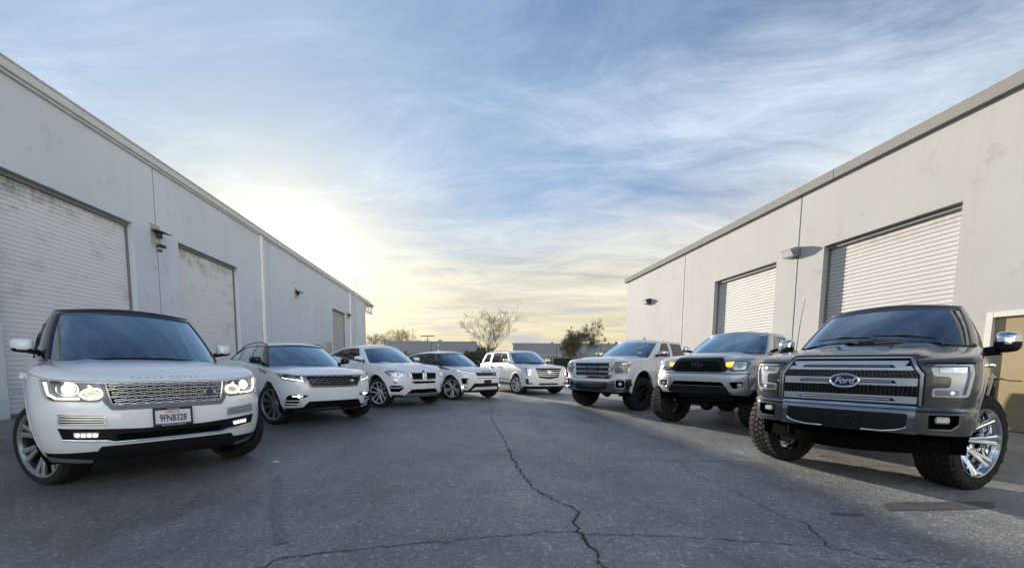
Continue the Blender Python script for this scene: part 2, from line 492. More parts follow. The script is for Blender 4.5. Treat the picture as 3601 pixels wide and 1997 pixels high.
def add_tube(bm, pts, rad, seg=6, cap=True, closed=False, flat=None, upv=None):
    """sweep along pts; rad is number or list; flat=(a,b) ellipse/rect half-sizes"""
    n = len(pts)
    rings = []
    pts = [Vector(p) for p in pts]
    prev = None
    for i, p in enumerate(pts):
        if closed: d = pts[(i + 1) % n] - pts[i - 1]
        else: d = pts[min(i + 1, n - 1)] - pts[max(i - 1, 0)]
        if d.length < 1e-9: d = Vector((0, 0, 1))
        d.normalize()
        if upv is not None:
            u = upv[i] if isinstance(upv, list) else Vector(upv)
        else:
            u = prev if prev is not None else (Vector((0, 0, 1)) if abs(d.z) < 0.9 else Vector((1, 0, 0)))
        s = d.cross(u)
        if s.length < 1e-6: s = d.orthogonal()
        s.normalize(); u = s.cross(d).normalized(); prev = u
        r = rad[i] if isinstance(rad, (list, tuple)) else rad
        ring = []
        for k in range(seg):
            a = 2 * math.pi * (k + 0.5) / seg
            if flat: q = p + s * (math.cos(a) * flat[0] * 1.414) + u * (math.sin(a) * flat[1] * 1.414)
            else: q = p + s * (math.cos(a) * r) + u * (math.sin(a) * r)
            ring.append(bm.verts.new(q))
        rings.append(ring)
    m = n if closed else n - 1
    for i in range(m):
        a, b = rings[i], rings[(i + 1) % n]
        for k in range(seg):
            bm.faces.new((a[k], a[(k + 1) % seg], b[(k + 1) % seg], b[k]))
    if cap and not closed:
        bm.faces.new(rings[0]); bm.faces.new(rings[-1])
def add_lathe(bm, prof, seg=32, axis='y', M=None, a0=0.0, a1=2 * math.pi):
    """prof: (r, h) along axis"""
    full = abs(a1 - a0 - 2 * math.pi) < 1e-6
    cnt = seg if full else seg + 1
    rings = []
    for r, h in prof:
        ring = []
        for k in range(cnt):
            a = a0 + (a1 - a0) * k / seg
            if axis == 'y': p = Vector((r * math.cos(a), h, r * math.sin(a)))
            elif axis == 'x': p = Vector((h, r * math.cos(a), r * math.sin(a)))
            else: p = Vector((r * math.cos(a), r * math.sin(a), h))
            if M is not None: p = M @ p
            ring.append(bm.verts.new(p))
        rings.append(ring)
    for i in range(len(rings) - 1):
        for k in range(seg):
            k2 = (k + 1) % cnt
            bm.faces.new((rings[i][k], rings[i][k2], rings[i + 1][k2], rings[i + 1][k]))
def ip(pts, x):
    """monotone cubic interpolation through pts sorted by first element (either direction)"""
    if pts[0][0] > pts[-1][0]: pts = pts[::-1]
    if x <= pts[0][0]: return pts[0][1]
    if x >= pts[-1][0]: return pts[-1][1]
    n = len(pts)
    for i in range(n - 1):
        if x <= pts[i + 1][0]: break
    h = pts[i + 1][0] - pts[i][0]
    d = (pts[i + 1][1] - pts[i][1]) / h
    def slope(k):
        if k == 0: return (pts[1][1] - pts[0][1]) / (pts[1][0] - pts[0][0])
        if k == n - 1: return (pts[-1][1] - pts[-2][1]) / (pts[-1][0] - pts[-2][0])
        a = (pts[k][1] - pts[k - 1][1]) / (pts[k][0] - pts[k - 1][0]); b = (pts[k + 1][1] - pts[k][1]) / (pts[k + 1][0] - pts[k][0])
        return 0.0 if a * b <= 0 else 2 * a * b / (a + b)
    m0, m1 = slope(i), slope(i + 1)
    t = (x - pts[i][0]) / h
    return (2 * t**3 - 3 * t * t + 1) * pts[i][1] + (t**3 - 2 * t * t + t) * h * m0 + (-2 * t**3 + 3 * t * t) * pts[i + 1][1] + (t**3 - t * t) * h * m1
def text_mesh(s, size, depth=0.0, shear=0.0, space=1.0, bold=0.0):
    cu = bpy.data.curves.new('lettering', 'FONT')
    cu.body = s; cu.size = size; cu.extrude = depth; cu.shear = shear; cu.space_character = space
    cu.offset = bold
    cu.align_x = 'CENTER'; cu.align_y = 'CENTER'
    cu.resolution_u = 3
    o = bpy.data.objects.new('lettering', cu); col.objects.link(o)
    dg = bpy.context.evaluated_depsgraph_get()
    me = bpy.data.meshes.new_from_object(o.evaluated_get(dg))
    bpy.data.objects.remove(o); bpy.data.curves.remove(cu)
    return me
# ------------------------------------------------------------------ ground
def sheet(name, pts, z, mat, kind='structure'):
    me = bpy.data.meshes.new(name)
    me.from_pydata([(p[0], p[1], z) for p in pts], [], [list(range(len(pts)))])
    o = link(name, me, mat)
    o['kind'] = kind
    return o
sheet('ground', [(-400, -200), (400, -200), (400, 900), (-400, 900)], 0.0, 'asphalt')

def ragged(pts, step, amp, rnd):
    o = []
    for (x0, y0), (x1, y1) in zip(pts, pts[1:]):
        L = math.hypot(x1 - x0, y1 - y0); n = max(1, int(L / step))
        nx, ny = -(y1 - y0) / max(L, 1e-6), (x1 - x0) / max(L, 1e-6)
        for i in range(n):
            t = i / n; a = rnd.gauss(0, amp) if i else 0
            o.append((x0 + (x1 - x0) * t + nx * a, y0 + (y1 - y0) * t + ny * a))
    o.append(pts[-1])
    return o
def crack(pts, w, seed, step=0.05, amp=0.012):
    rnd = random.Random(seed)
    p = ragged(pts, step, amp, rnd)
    v, f = [], []
    for i, (x, y) in enumerate(p):
        a = p[max(0, i - 1)]; b = p[min(len(p) - 1, i + 1)]
        dx, dy = b[0] - a[0], b[1] - a[1]; L = math.hypot(dx, dy) or 1
        ww = w * (1.0 if y < 5.5 else .6) * rnd.uniform(0.35, 1.35) * (0.3 if i in (0, len(p) - 1) else 1) / 2
        v += [(x - dy / L * ww, y + dx / L * ww, 0.004), (x + dy / L * ww, y - dx / L * ww, 0.004)]
        if i: f.append((2 * i - 2, 2 * i - 1, 2 * i + 1, 2 * i))
    me = bpy.data.meshes.new('ground_crack'); me.from_pydata(v, [], f)
    o = link('ground_crack', me, 'crack_dark'); o['kind'] = 'structure'
    return p
MAIN = [(-0.36, 12.88), (-0.25, 10.82), (-0.20, 9.32), (-0.14, 8.14), (-0.05, 7.33), (0.05, 6.52), (0.10, 5.75), (0.14, 5.29), (0.16, 4.97), (0.23, 4.31), (0.28, 4.01), (0.32, 3.70), (0.43, 3.48), (0.52, 3.29), (0.61, 3.21), (0.65, 3.08), (0.56, 2.88), (0.59, 2.66), (0.59, 2.48), (0.62, 2.35), (0.62, 2.21), (0.60, 2.07), (0.66, 1.5), (0.6, 0.6)]
main_p = crack(MAIN, 0.012, 1)
crack([(-1.9, 1.4), (-1.44, 2.10), (-1.41, 2.17), (-1.29, 2.30), (-1.02, 2.38), (-0.56, 2.50), (-0.01, 2.63), (0.27, 2.68), (0.54, 2.71), (0.59, 2.66)], 0.009, 2)
crack([(0.59, 2.66), (1.02, 2.65), (1.53, 2.61), (2.09, 2.51), (2.25, 2.46), (2.35, 2.34), (2.60, 2.32), (2.80, 2.25), (2.92, 2.20), (3.4, 2.0)], 0.006, 3)
crack([(2.24, 4.79), (2.10, 4.30), (2.20, 3.85), (2.25, 3.40), (2.24, 3.01), (2.32, 2.86), (2.25, 2.69), (2.16, 2.48)], 0.006, 4)
crack([(-0.48, 5.09), (0.09, 5.05), (0.67, 4.90), (1.55, 4.85), (2.28, 4.83), (3.16, 4.82)], 0.008, 5)
crack([(-0.16, 3.55), (0.06, 3.62), (0.32, 3.67)], 0.006, 6)
crack([(1.80, 9.69), (1.83, 8.25), (2.00, 7.18)], 0.013, 7)
crack([(4.20, 4.60), (4.56, 4.67), (5.02, 4.66), (5.50, 4.75)], 0.011, 8)
# weeds rooted in the main crack: short blades, nobody could count them
def weeds():
    rnd = random.Random(11); v, f = [], []
    for x, y in main_p:
        if y < 2.0 or y > 9: continue
        dens = 5 if y < 2.75 else (4 if 2.8 < y < 3.2 else (4 if 4.1 < y < 5.4 else 1))
        for k in range(dens):
            bx, by = x + rnd.gauss(0, 0.010), y + rnd.gauss(0, 0.016)
            a = rnd.uniform(0, 6.28); h = rnd.uniform(0.005, 0.022); w = rnd.uniform(0.003, 0.008); l = rnd.uniform(0, 0.018)
            i = len(v)
            v += [(bx - math.cos(a) * w, by - math.sin(a) * w, 0.002), (bx + math.cos(a) * w, by + math.sin(a) * w, 0.002), (bx + math.sin(a) * l, by - math.cos(a) * l, h)]
            f.append((i, i + 1, i + 2))
    me = bpy.data.meshes.new('crack_weeds'); me.from_pydata(v, [], f)
    tag(link('crack_weeds', me, 'weed_green'), kind='stuff')
weeds()
def blob(pts, seed, name='oil_stain', mat='stain_dark'):
    rnd = random.Random(seed)
    p = ragged(pts + [pts[0]], 0.06, 0.010, rnd)[:-1]
    o = sheet(name, p, 0.0035, mat); return o
blob([(3.31, 3.31), (3.58, 3.39), (4.41, 3.42), (4.17, 3.25), (3.67, 3.20), (3.24, 3.18)], 1)
blob([(2.67, 3.11), (2.95, 3.09), (2.90, 3.05), (2.70, 3.06)], 2)
blob([(-2.36, 4.05), (-2.30, 4.06), (-1.80, 3.16), (-1.38, 2.50), (-1.46, 2.46), (-1.86, 3.12)], 3, 'oil_stain', 'stain_soft')
def litter(x, y, r, mat, label, seed):
    rnd = random.Random(seed); bm = bmesh.new()
    bot = [bm.verts.new((x + r * rnd.uniform(.6, 1.2) * math.cos(k * 1.05), y + r * rnd.uniform(.4, .9) * math.sin(k * 1.05), 0.001)) for k in range(6)]
    top = [bm.verts.new((v.co.x, v.co.y, rnd.uniform(0.006, 0.016))) for v in bot]
    bm.faces.new(top); bm.faces.new(bot)
    for k in range(6): bm.faces.new((bot[k], bot[(k + 1) % 6], top[(k + 1) % 6], top[k]))
    tag(from_bm('litter_scrap', bm, mat), label, 'litter')
litter(4.30, 5.20, .035, 'bit_yellow', 'yellowish scrap on the sunlit asphalt behind the grey truck\'s front wheel', 1)
litter(-2.66, 4.62, .040, 'bit_white', 'white flattened scrap on the asphalt beside the large white SUV\'s tyre', 2)

# ------------------------------------------------------------------ warehouses
def yard(name, label):
    o = empty(name, (0, 0, 0), -BY)
    tag(o, label, 'warehouse')
    return o
def slat_mesh(width, h, side):
    prof = [(0.0, -0.022), (0.013, -0.020), (0.017, -0.002), (0.5 * h, 0.006), (h - 0.005, 0.0), (h, -0.022)]
    v, f = [], []
    for z, o in prof:
        v += [(o * side, -width / 2, z), (o * side, width / 2, z)]
    for i in range(len(prof) - 1): f.append((2 * i, 2 * i + 1, 2 * i + 3, 2 * i + 2))
    me = bpy.data.meshes.new('slat'); me.from_pydata(v, [], f); me.shade_smooth(); me.set_sharp_from_angle(angle=R(25))
    return me
def roller_door(root, d, s0, s1, ztop, side, mat, gap=0.0, h=0.1):
    """side=+1: the wall faces +d. Curtain stands 0.2 behind the wall face"""
    dd = d - side * 0.20
    bm = bmesh.new()
    lo, hi = sorted((dd - side * 0.03, dd - side * 0.022))
    add_box(bm, (lo, s0 - 0.03, gap), (hi, s1 + 0.03, ztop + 0.05))
    door = from_bm('roller_door', bm, 'steel_grey', root)
    me = slat_mesh(s1 - s0 + 0.06, h, side); me.materials.append(MATS[mat])
    n = int((ztop - gap - 0.06) / h)
    for i in range(n):
        o = link('slat', me, None, door)
        o.location = (dd, (s0 + s1) / 2, gap + 0.06 + i * h)
    lo, hi = sorted((dd - side * 0.02, dd + side * 0.022))
    box('bottom_bar', (lo, s0, gap + 0.004), (hi, s1, gap + 0.06), 'steel_grey', door, 0.004)
    for a in (s0, s1):
        lo, hi = sorted((dd - side * 0.015, dd + side * 0.05))
        box('guide_rail', (lo, a - 0.035, 0.0), (hi, a + 0.035, ztop), 'steel_grey', door, 0.004)
    lo, hi = sorted((dd - side * 0.01, dd + side * 0.085))
    box('curtain_hood', (lo, s0, ztop - 0.10), (hi, s1, ztop + 0.04), 'recess_dark', door, 0.01)
    return door
def wall_panel(root, d, s0, s1, H, side, mat, holes=(), thick=0.32):
    bm = bmesh.new()
    lo, hi = sorted((d, d - side * thick))
    cur = s0
    for a, b, zt in sorted(holes):
        add_box(bm, (lo, cur, 0), (hi, a, H)); add_box(bm, (lo, a, zt), (hi, b, H))
        cur = b
    add_box(bm, (lo, cur, 0), (hi, s1, H))
    return from_bm('wall_panel', bm, mat, root)
def joint(root, d, s, H, side):
    lo, hi = sorted((d - side * 0.035, d - side * 0.012))
    box('wall_joint', (lo, s - 0.03, 0), (hi, s + 0.03, H), 'joint_sealant', root)

# left warehouse (in shade)
LW = yard('warehouse', 'long pale blue-white warehouse on the left with roll-up doors and a metal gutter')
dL, HL = -9.16, 6.93
js = [-14.0, -7.0, 0.0, 6.13, 13.13, 20.12, 27.16, 34.10, 38.84]
hl = {3: [(1.6, 5.0, 5.03)], 4: [(8.85, 12.27, 5.03)], 5: [(14.04, 17.45, 5.04)], 7: [(29.24, 32.55, 5.08)]}
for i in range(len(js) - 1):
    wall_panel(LW, dL, js[i] + (0.022 if i else 0), js[i + 1] - (0.022 if i < len(js) - 2 else 0), HL, 1, 'stucco_blue_white', hl.get(i + 1, ()) if i + 1 in hl else ())
for s in js[1:-1]: joint(LW, dL, s, HL, 1)
roller_door(LW, dL, 1.6, 5.0, 5.03, 1, 'slat_white')
roller_door(LW, dL, 8.85, 12.27, 5.03, 1, 'slat_white')
roller_door(LW, dL, 14.04, 17.45, 5.04, 1, 'slat_white')
roller_door(LW, dL, 29.24, 32.55, 5.08, 1, 'slat_grey')
box('end_wall', (dL - 22, 38.52, 0), (dL - 0.33, 38.838, HL), 'stucco_blue_white', LW)
box('front_wall', (dL - 22, -14, 0), (dL - 0.33, -13.7, HL), 'stucco_blue_white', LW)
box('back_wall', (dL - 22.3, -14, 0), (dL - 22.004, 38.84, HL), 'stucco_blue_white', LW)
box('roof', (dL - 22.3, -14, HL + 0.004), (dL + 0.02, 39.6, HL + 0.14), 'roof_grey', LW)
bm = bmesh.new()                                   # box gutter with a rolled lip and a step under it
gp = [(0.003, HL - 0.03), (0.07, HL - 0.03), (0.075, HL + 0.012), (0.14, HL + 0.03), (0.155, HL + 0.19), (0.185, HL + 0.205), (0.185, HL + 0.235), (0.03, HL + 0.235)]
rings = [[bm.verts.new((dL + o, s, z)) for o, z in gp] for s in (-14.0, 40.2)]
for k in range(len(gp)):
    bm.faces.new((rings[0][k], rings[0][(k + 1) % len(gp)], rings[1][(k + 1) % len(gp)], rings[1][k]))
bm.faces.new(rings[0]); bm.faces.new(rings[1])
from_bm('gutter', bm, 'gutter_metal', LW, 20)
# canopy at the far gable with open brackets
box('canopy', (dL - 9.0, 38.845, HL + 0.145), (dL + 0.025, 42.4, HL + 0.25), 'gutter_metal', LW)
box('canopy_soffit', (dL - 9.0, 38.845, HL + 0.02), (dL + 0.025, 42.3, HL + 0.142), 'soffit_wood', LW)
for a in (dL - 0.12, dL - 1.5, dL - 2.9):
    bm = bmesh.new()
    add_box(bm, (a - .05, 38.845, HL - 0.75), (a + .05, 42.1, HL - 0.62))
    add_tube(bm, [(a, 38.86, HL - 0.95), (a, 42.05, HL - 0.66)], 0.035, 4)
    for s in (39.6, 40.5, 41.4, 42.05):
        add_box(bm, (a - .045, s - .05, HL - 0.62), (a + .045, s + .05, HL + 0.02))
    from_bm('canopy_bracket', bm, 'gutter_metal', LW)
bm = bmesh.new()
add_box(bm, (dL + 0.012, 19.27, 2.05), (dL + 0.12, 19.40, HL - 0.05), 0.01)
add_box(bm, (dL + 0.012, 19.255, 0.05), (dL + 0.135, 19.415, 2.05), 0.01)
from_bm('downspout', bm, 'downspout_white', LW)
bm = bmesh.new(); add_box(bm, (dL + 0.01, 33.42, 0.05), (dL + 0.13, 33.56, HL - 0.05), 0.01)
from_bm('downspout', bm, 'downspout_white', LW)
box('electrical_cabinet', (dL + 0.002, 27.62, 1.0), (dL + 0.16, 28.45, 2.62), 'lamp_plate', LW, 0.01)

def wall_lamp_left(s, z, label, w=0.5):
    t = empty('wall_lamp', tuple(D_ * dL + S_ * s) [:2] + (z,), -BY)
    tag(t, label, 'wall lamp', 'shaded lamps on the left warehouse wall')
    box('mounting_plate', (0.002, -0.17, -0.30), (0.02, 0.19, 0.28), 'lamp_plate', t)
    bm = bmesh.new()
    top = [(0.021, -.16, .11), (0.021, .20, .11), (0.20, .21, .09), (0.38, .19, .02), (0.39, -.14, .02), (0.20, -.16, .09)]
    n = len(top)
    a = [bm.verts.new(p) for p in top]; b = [bm.verts.new((p[0], p[1], p[2] - (0.04 if p[0] < .3 else .015))) for p in top]
    bm.faces.new(a); bm.faces.new(b)
    for k in range(n): bm.faces.new((a[k], a[(k + 1) % n], b[(k + 1) % n], b[k]))
    from_bm('lamp_shade', bm, 'lamp_bronze', t)
    bm = bmesh.new(); add_lathe(bm, [(0.001, -.13), (.05, -.12), (.075, -.07), (.07, 0.0), (.09, .06)], 14, 'z', Matrix.Translation((0.12, 0.02, 0.0)))
    from_bm('lamp_bowl', bm, 'lamp_bronze', t)
wall_lamp_left(13.06, 4.98, 'dark shaded wall lamp on a beige plate between the two nearest left doors')
wall_lamp_left(23.10, 5.03, 'dark shaded wall lamp alone on the plain panel of the left warehouse')
wall_lamp_left(32.95, 5.02, 'small dark wall lamp beside the farthest left roller door')
t = empty('security_camera', tuple(D_ * dL + S_ * 13.06)[:2] + (4.60,), -BY)
tag(t, 'small dark security camera on a bracket under the nearest left wall lamp', 'camera')
bm = bmesh.new(); add_tube(bm, [(0.0, 0.02, 0.02), (0.16, 0.0, 0.02)], 0.018, 6); add_tube(bm, [(0.02, 0.02, -0.12), (0.22, -0.16, -0.13)], 0.014, 6)
from_bm('bracket', bm, 'lamp_bronze', t)
bm = bmesh.new(); add_box(bm, (0.10, -0.10, -0.01), (0.24, 0.12, 0.08), 0.02); add_lathe(bm, [(.001, -.06), (.05, -.05), (.06, 0.0)], 12, 'z', Matrix.Translation((0.24, -0.16, -0.12)))
from_bm('camera_body', bm, 'lamp_bronze', t)
t = empty('roof_ladder', tuple(D_ * dL + S_ * 34.7)[:2] + (0,), -BY)
tag(t, 'thin metal ladder on the far end of the left warehouse, rising above its roof', 'ladder')
for s in (-.32, .32):
    bm = bmesh.new(); add_tube(bm, [(0.26, s, .3), (0.26, s, 8.35)], 0.03, 6); from_bm('rail', bm, 'gutter_metal', t)
for k in range(22):
    bm = bmesh.new(); add_tube(bm, [(0.26, -.32, .6 + .3 * k), (0.26, .32, .6 + .3 * k)], 0.014, 5)
    from_bm('rung', bm, 'gutter_metal', t)
for z in (2.4, 4.5, 6.4):
    bm = bmesh.new()
    for s in (-.32, .32): add_tube(bm, [(0.0, s, z), (0.26, s, z)], 0.018, 4)
    from_bm('standoff', bm, 'gutter_metal', t)

# right warehouse (in sun)
RW = yard('warehouse', 'long cream warehouse on the right with sunlit stucco and roll-up doors')
dR, HR = 10.22, 6.35
jr = [-14.0, -7.4, -1.1, 5.18, 11.50, 17.79, 24.25]
hr = {4: [(1.0, 4.2, 4.6)], 5: [(5.95, 6.84, 2.20), (7.49, 10.62, 4.60)], 6: [(12.33, 15.52, 4.61)]}
for i in range(len(jr) - 1):
    wall_panel(RW, dR, jr[i] + (0.022 if i else 0), jr[i + 1] - (0.022 if i < len(jr) - 2 else 0), HR, -1, 'stucco_cream', [h for h in sum(hr.values(), []) if jr[i] <= h[0] < jr[i + 1]])
for s in jr[1:-1]: joint(RW, dR, s, HR, -1)
roller_door(RW, dR, 1.0, 4.2, 4.6, -1, 'slat_cream')
roller_door(RW, dR, 7.49, 10.62, 4.60, -1, 'slat_cream')
roller_door(RW, dR, 12.33, 15.52, 4.61, -1, 'slat_cream')
box('end_wall', (dR + 0.33, 23.93, 0), (dR + 22, 24.248, HR), 'stucco_cream', RW)
box('front_wall', (dR + 0.33, -14, 0), (dR + 22, -13.7, HR), 'stucco_cream', RW)
box('back_wall', (dR + 22.004, -14, 0), (dR + 22.3, 24.25, HR), 'stucco_cream', RW)
box('roof', (dR - 0.02, -14, HR + 0.004), (dR + 22.3, 24.3, HR + 0.15), 'roof_grey', RW)
for i, (a, b) in enumerate([(-14, -8), (-8, -1.9), (-1.9, 4.3), (4.3, 10.4), (10.4, 17.2), (17.2, 24.45)]):
    bm = bmesh.new(); add_box(bm, (dR - 0.11, a + .004, HR - 0.02), (dR + 0.20, b - .004, HR + 0.235), 0.006)
    from_bm('fascia', bm, 'fascia_metal', RW)
# flush metal personnel door beside the near roller door
pd = box('personnel_door', (dR + 0.035, 5.99, 0.012), (dR + 0.085, 6.80, 2.16), 'tan_paint', RW, 0.004)
bm = bmesh.new()
for lo, hi in (((dR - .03, 6.80, 0), (dR + .09, 6.90, 2.26)), ((dR - .03, 5.89, 0), (dR + .09, 5.99, 2.26)), ((dR - .03, 5.99, 2.16), (dR + .09, 6.80, 2.26))):
    add_box(bm, lo, hi, 0.004)
from_bm('door_frame', bm, 'frame_white', pd)
bm = bmesh.new()
add_lathe(bm, [(.001, -.02), (.034, -.018), (.034, 0.0)], 14, 'x', Matrix.Translation((dR + 0.033, 6.71, 1.0)))
add_tube(bm, [(dR + .03, 6.71, 1.0), (dR - .035, 6.71, 1.0), (dR - .045, 6.66, 1.0), (dR - .04, 6.54, .995)], 0.011, 8)
from_bm('lever_handle', bm, 'chrome', pd)
def wall_pack(s, z, label, dark):
    t = empty('wall_light', tuple(D_ * dR + S_ * s)[:2] + (z,), -BY, (.78, .78, .78))
    tag(t, label, 'wall light', 'wall lights on the right warehouse')
    prof = [(-0.003, .17), (-.20, .17), (-.40, .10), (-.24, -.17), (-.003, -.17)]
    bm = bmesh.new()
    r = [[bm.verts.new((d, y, zz)) for d, zz in prof] for y in (-.27, .27)]
    for k in range(5):
        bm.faces.new((r[0][k], r[0][(k + 1) % 5], r[1][(k + 1) % 5], r[1][k]))
    bm.faces.new(r[0]); bm.faces.new(r[1])
    from_bm('housing', bm, 'lamp_bronze' if dark else 'lamp_grey', t)
    bm = bmesh.new()
    a, b = Vector((-.405, 0, .075)), Vector((-.262, 0, -.145)); nrm = Vector((-(b.z - a.z), 0, b.x - a.x)).normalized() * -0.006
    if nrm.x > 0: nrm = -nrm
    q = [bm.verts.new(p + nrm) for p in (Vector((a.x, -.235, a.z)), Vector((a.x, .235, a.z)), Vector((b.x, .235, b.z)), Vector((b.x, -.235, b.z)))]
    fce = bm.faces.new(q); ex = bmesh.ops.extrude_face_region(bm, geom=[fce]); bmesh.ops.translate(bm, verts=[v for v in ex['geom'] if isinstance(v, bmesh.types.BMVert)], vec=nrm)
    from_bm('lens', bm, 'lamp_frost', t)
    return t
wall_pack(11.62, 4.68, 'grey wall light with a bright prismatic lens between the two right roller doors', False)
wall_pack(21.20, 4.70, 'dark boxy wall light near the far corner of the cream warehouse', True)

# ------------------------------------------------------------------ beyond the yard
def far_block(name, x0, x1, y, h, mat, label, band=None):
    t = empty(name, ((x0 + x1) / 2, y, 0)); tag(t, label, 'building')
    w = (x1 - x0) / 2
    n = max(2, int((x1 - x0) / 6)); st = 2 * w / n
    for k in range(n):
        box('wall_panel', (-w + k * st + .03, 0, 0), (-w + (k + 1) * st - .03, 0.3, h), mat, t)
    box('inner_wall', (-w + .05, .32, 0), (w - .05, 14, h - .05), mat, t)
    box('parapet_cap', (-w - .1, -.08, h + .003), (w + .1, .4, h + .16), 'roof_grey', t)
    if band:
        box('canopy_band', (-w, -1.6, band[0]), (w, -.004, band[1]), 'steel_grey', t)
        box('lower_wall', (-w, -.12, 0), (w, -.005, band[0] - .2), 'far_wall_pale', t)
    return t
fa = far_block('industrial_building', -17.2, -3.6, 60, 4.5, 'far_wall_grey', 'long low grey flat-roofed building behind the bare tree at left')
bm = bmesh.new(); add_lathe(bm, [(.001, .5), (.35, .38), (.5, .1), (.5, -.1)], 12, 'z', Matrix.Translation((1.0, 2.5, 4.55)))
from_bm('roof_vent', bm, 'roof_grey', fa)
for k, (x, z) in enumerate([(1.1, 4.0), (1.1, 3.3)]):
    bm = bmesh.new(); add_box(bm, (x - .12, -.25, z - .12), (x + .12, -.003, z + .12), .02); from_bm('floodlight', bm, 'frame_white', fa)
for k in range(3):
    box('dock_door', (-5.2 + 3.4 * k, -.05, 0), (-2.8 + 3.4 * k, -.003, 2.5), 'far_wall_pale', fa)
fb = far_block('industrial_building', 1.85, 34.0, 58, 4.22, 'far_wall_grey', 'long low grey flat-roofed building behind the leafy tree at right', (1.75, 2.45))
bm = bmesh.new()
for lo, hi in (((-15.2, -.06, 2.6), (-6.4, -.004, 2.72)), ((-15.2, -.06, 2.46), (-15.05, -.004, 2.6)), ((-6.55, -.06, 2.46), (-6.4, -.004, 2.6))):
    add_box(bm, lo, hi)
from_bm('sign_frame', bm, 'far_wall_pale', fb)

def tubes_tree(name, loc, seed, height, spread, n_main, levels, mat, r0, trunk_h=0.14, lean=0.0, min_r=0.004):
    rnd = random.Random(seed)
    tr = bmesh.new(); tw = bmesh.new(); tips = []
    def grow(p, d, L, r, lev):
        n = 4 if lev < 2 else 3
        pts = [p]; rs = [r]; q = p.copy(); dd = d.copy()
        for i in range(n):
            dd = (dd + Vector((rnd.gauss(0, .16), rnd.gauss(0, .16), rnd.gauss(0.05, .10)))).normalized()
            q = q + dd * (L / n)
            pts.append(q.copy()); rs.append(max(min_r, r * (1 - 0.55 * (i + 1) / n)))
        add_tube(tr if lev < 2 else tw, pts, rs, 6 if lev < 1 else (5 if lev < 2 else 3), cap=False)
        if lev >= levels: tips.append((pts[-1], dd)); return
        kids = rnd.randint(3, 4) if lev < 3 else rnd.randint(2, 3)
        for k in range(kids):
            t = rnd.uniform(0.35, 1.0) if k else 1.0
            i = min(n - 1, int(t * n)); f = t * n - i
            b = pts[i].lerp(pts[i + 1], f)
            ax = Vector((rnd.gauss(0, 1), rnd.gauss(0, 1), rnd.gauss(0, .5))).normalized()
            nd = (dd + ax * rnd.uniform(.45, 1.05) * (spread if lev < 3 else 1.0)).normalized()
            nd.z += 0.06; nd.normalize()
            grow(b, nd, L * rnd.uniform(.55, .80), max(min_r, rs[i + 1] * .62), lev + 1)
    base = Vector((0, 0, 0)); fork = Vector((lean, 0, height * trunk_h))
    add_tube(tr, [base, base.lerp(fork, .5), fork], [r0 * 1.35, r0 * 1.05, r0], 8, cap=False)
    for k in range(n_main):
        a = 2 * math.pi * k / n_main + rnd.uniform(-.4, .4)
        sp = rnd.uniform(.25, .75) * spread
        d = Vector((math.cos(a) * sp, math.sin(a) * sp, 1)).normalized()
        grow(fork, d, height * rnd.uniform(.30, .40), r0 * rnd.uniform(.5, .72), 0)
    t = empty(name, loc)
    from_bm('trunk', tr, mat, t)
    zmax = max(v.co.z for v in tw.verts)
    return t, tw, tips, zmax
def bare_tree(loc, seed, height, spread, label, mat='bark', n_main=4, levels=4, r0=0.14, trunk_h=.14, group=None, min_r=.012):
    t, tw, tips, zm = tubes_tree('bare_tree', loc, seed, height, spread, n_main, levels, mat, r0, trunk_h, min_r=min_r)
    from_bm('crown', tw, mat, t)
    k = height / zm; t.scale = (k, k, k)
    tag(t, label, 'tree', group)
    return t
bare_tree((-1.35, 40, 0), 5, 7.4, 1.05, 'leafless spreading tree standing between the two far grey buildings', n_main=5, levels=5, r0=.15, min_r=.008, trunk_h=.22)
bare_tree((-22.6, 76, 0), 21, 8.3, 1.1, 'hazy leafless tree just right of the left warehouse corner', 'bark_far', 5, 5, .2, .2, 'bare trees behind the left grey building', .016)
bare_tree((-18.2, 78, 0), 8, 9.0, 1.1, 'hazy leafless tree rising behind the left end of the long grey building', 'bark_far', 5, 5, .2, .2, 'bare trees behind the left grey building', .016)
bare_tree((-14.2, 82, 0), 31, 6.2, 1.1, 'small hazy leafless treetop showing over the long grey building\'s roof', 'bark_far', 4, 5, .16, .2, 'bare trees behind the left grey building', .016)
def leaf_cloud(bm, rnd, c, rad, n, size):
    for i in range(n):
        d = Vector((rnd.gauss(0, 1), rnd.gauss(0, 1), rnd.gauss(0, 1))).normalized() * rad * rnd.random() ** .5
        p = c + d
        u = Vector((rnd.gauss(0, 1), rnd.gauss(0, 1), rnd.gauss(0, 1))).normalized(); v = u.orthogonal().normalized()
        s = size * rnd.uniform(.6, 1.4)
        a = [p - u * s, p + v * s * .45, p + u * s, p - v * s * .45]
        bm.faces.new([bm.verts.new(q) for q in a])
def leafy_tree(name, loc, seed, height, spread, label, mat, levels, dens, rad, size, trunk_h=.12, n_main=5, r0=.1, cat='tree'):
    t, tw, tips, zm = tubes_tree(name, loc, seed, height, spread, n_main, levels, 'bark', r0, trunk_h, min_r=.008)
    rnd = random.Random(seed + 99)
    b = from_bm('branch', tw, 'bark', t); b.name = 'branches'
    bm = bmesh.new()
    for p, d in tips:
        if rnd.random() < .9: leaf_cloud(bm, rnd, p - d * .05, rad * rnd.uniform(.6, 1.3), rnd.randint(dens // 2, dens), size)
    me = bpy.data.meshes.new('crown'); bm.to_mesh(me); bm.free()
    link('crown', me, mat, t)
    k = height / zm; t.scale = (k, k, k)
    tag(t, label, cat)
    return t
leafy_tree('leafy_tree', (6.25, 33, 0), 17, 4.9, .62, 'loose olive-green leafy tree behind the black screened fence', 'leaf_olive', 4, 24, .26, .065, .10, 6, .09)
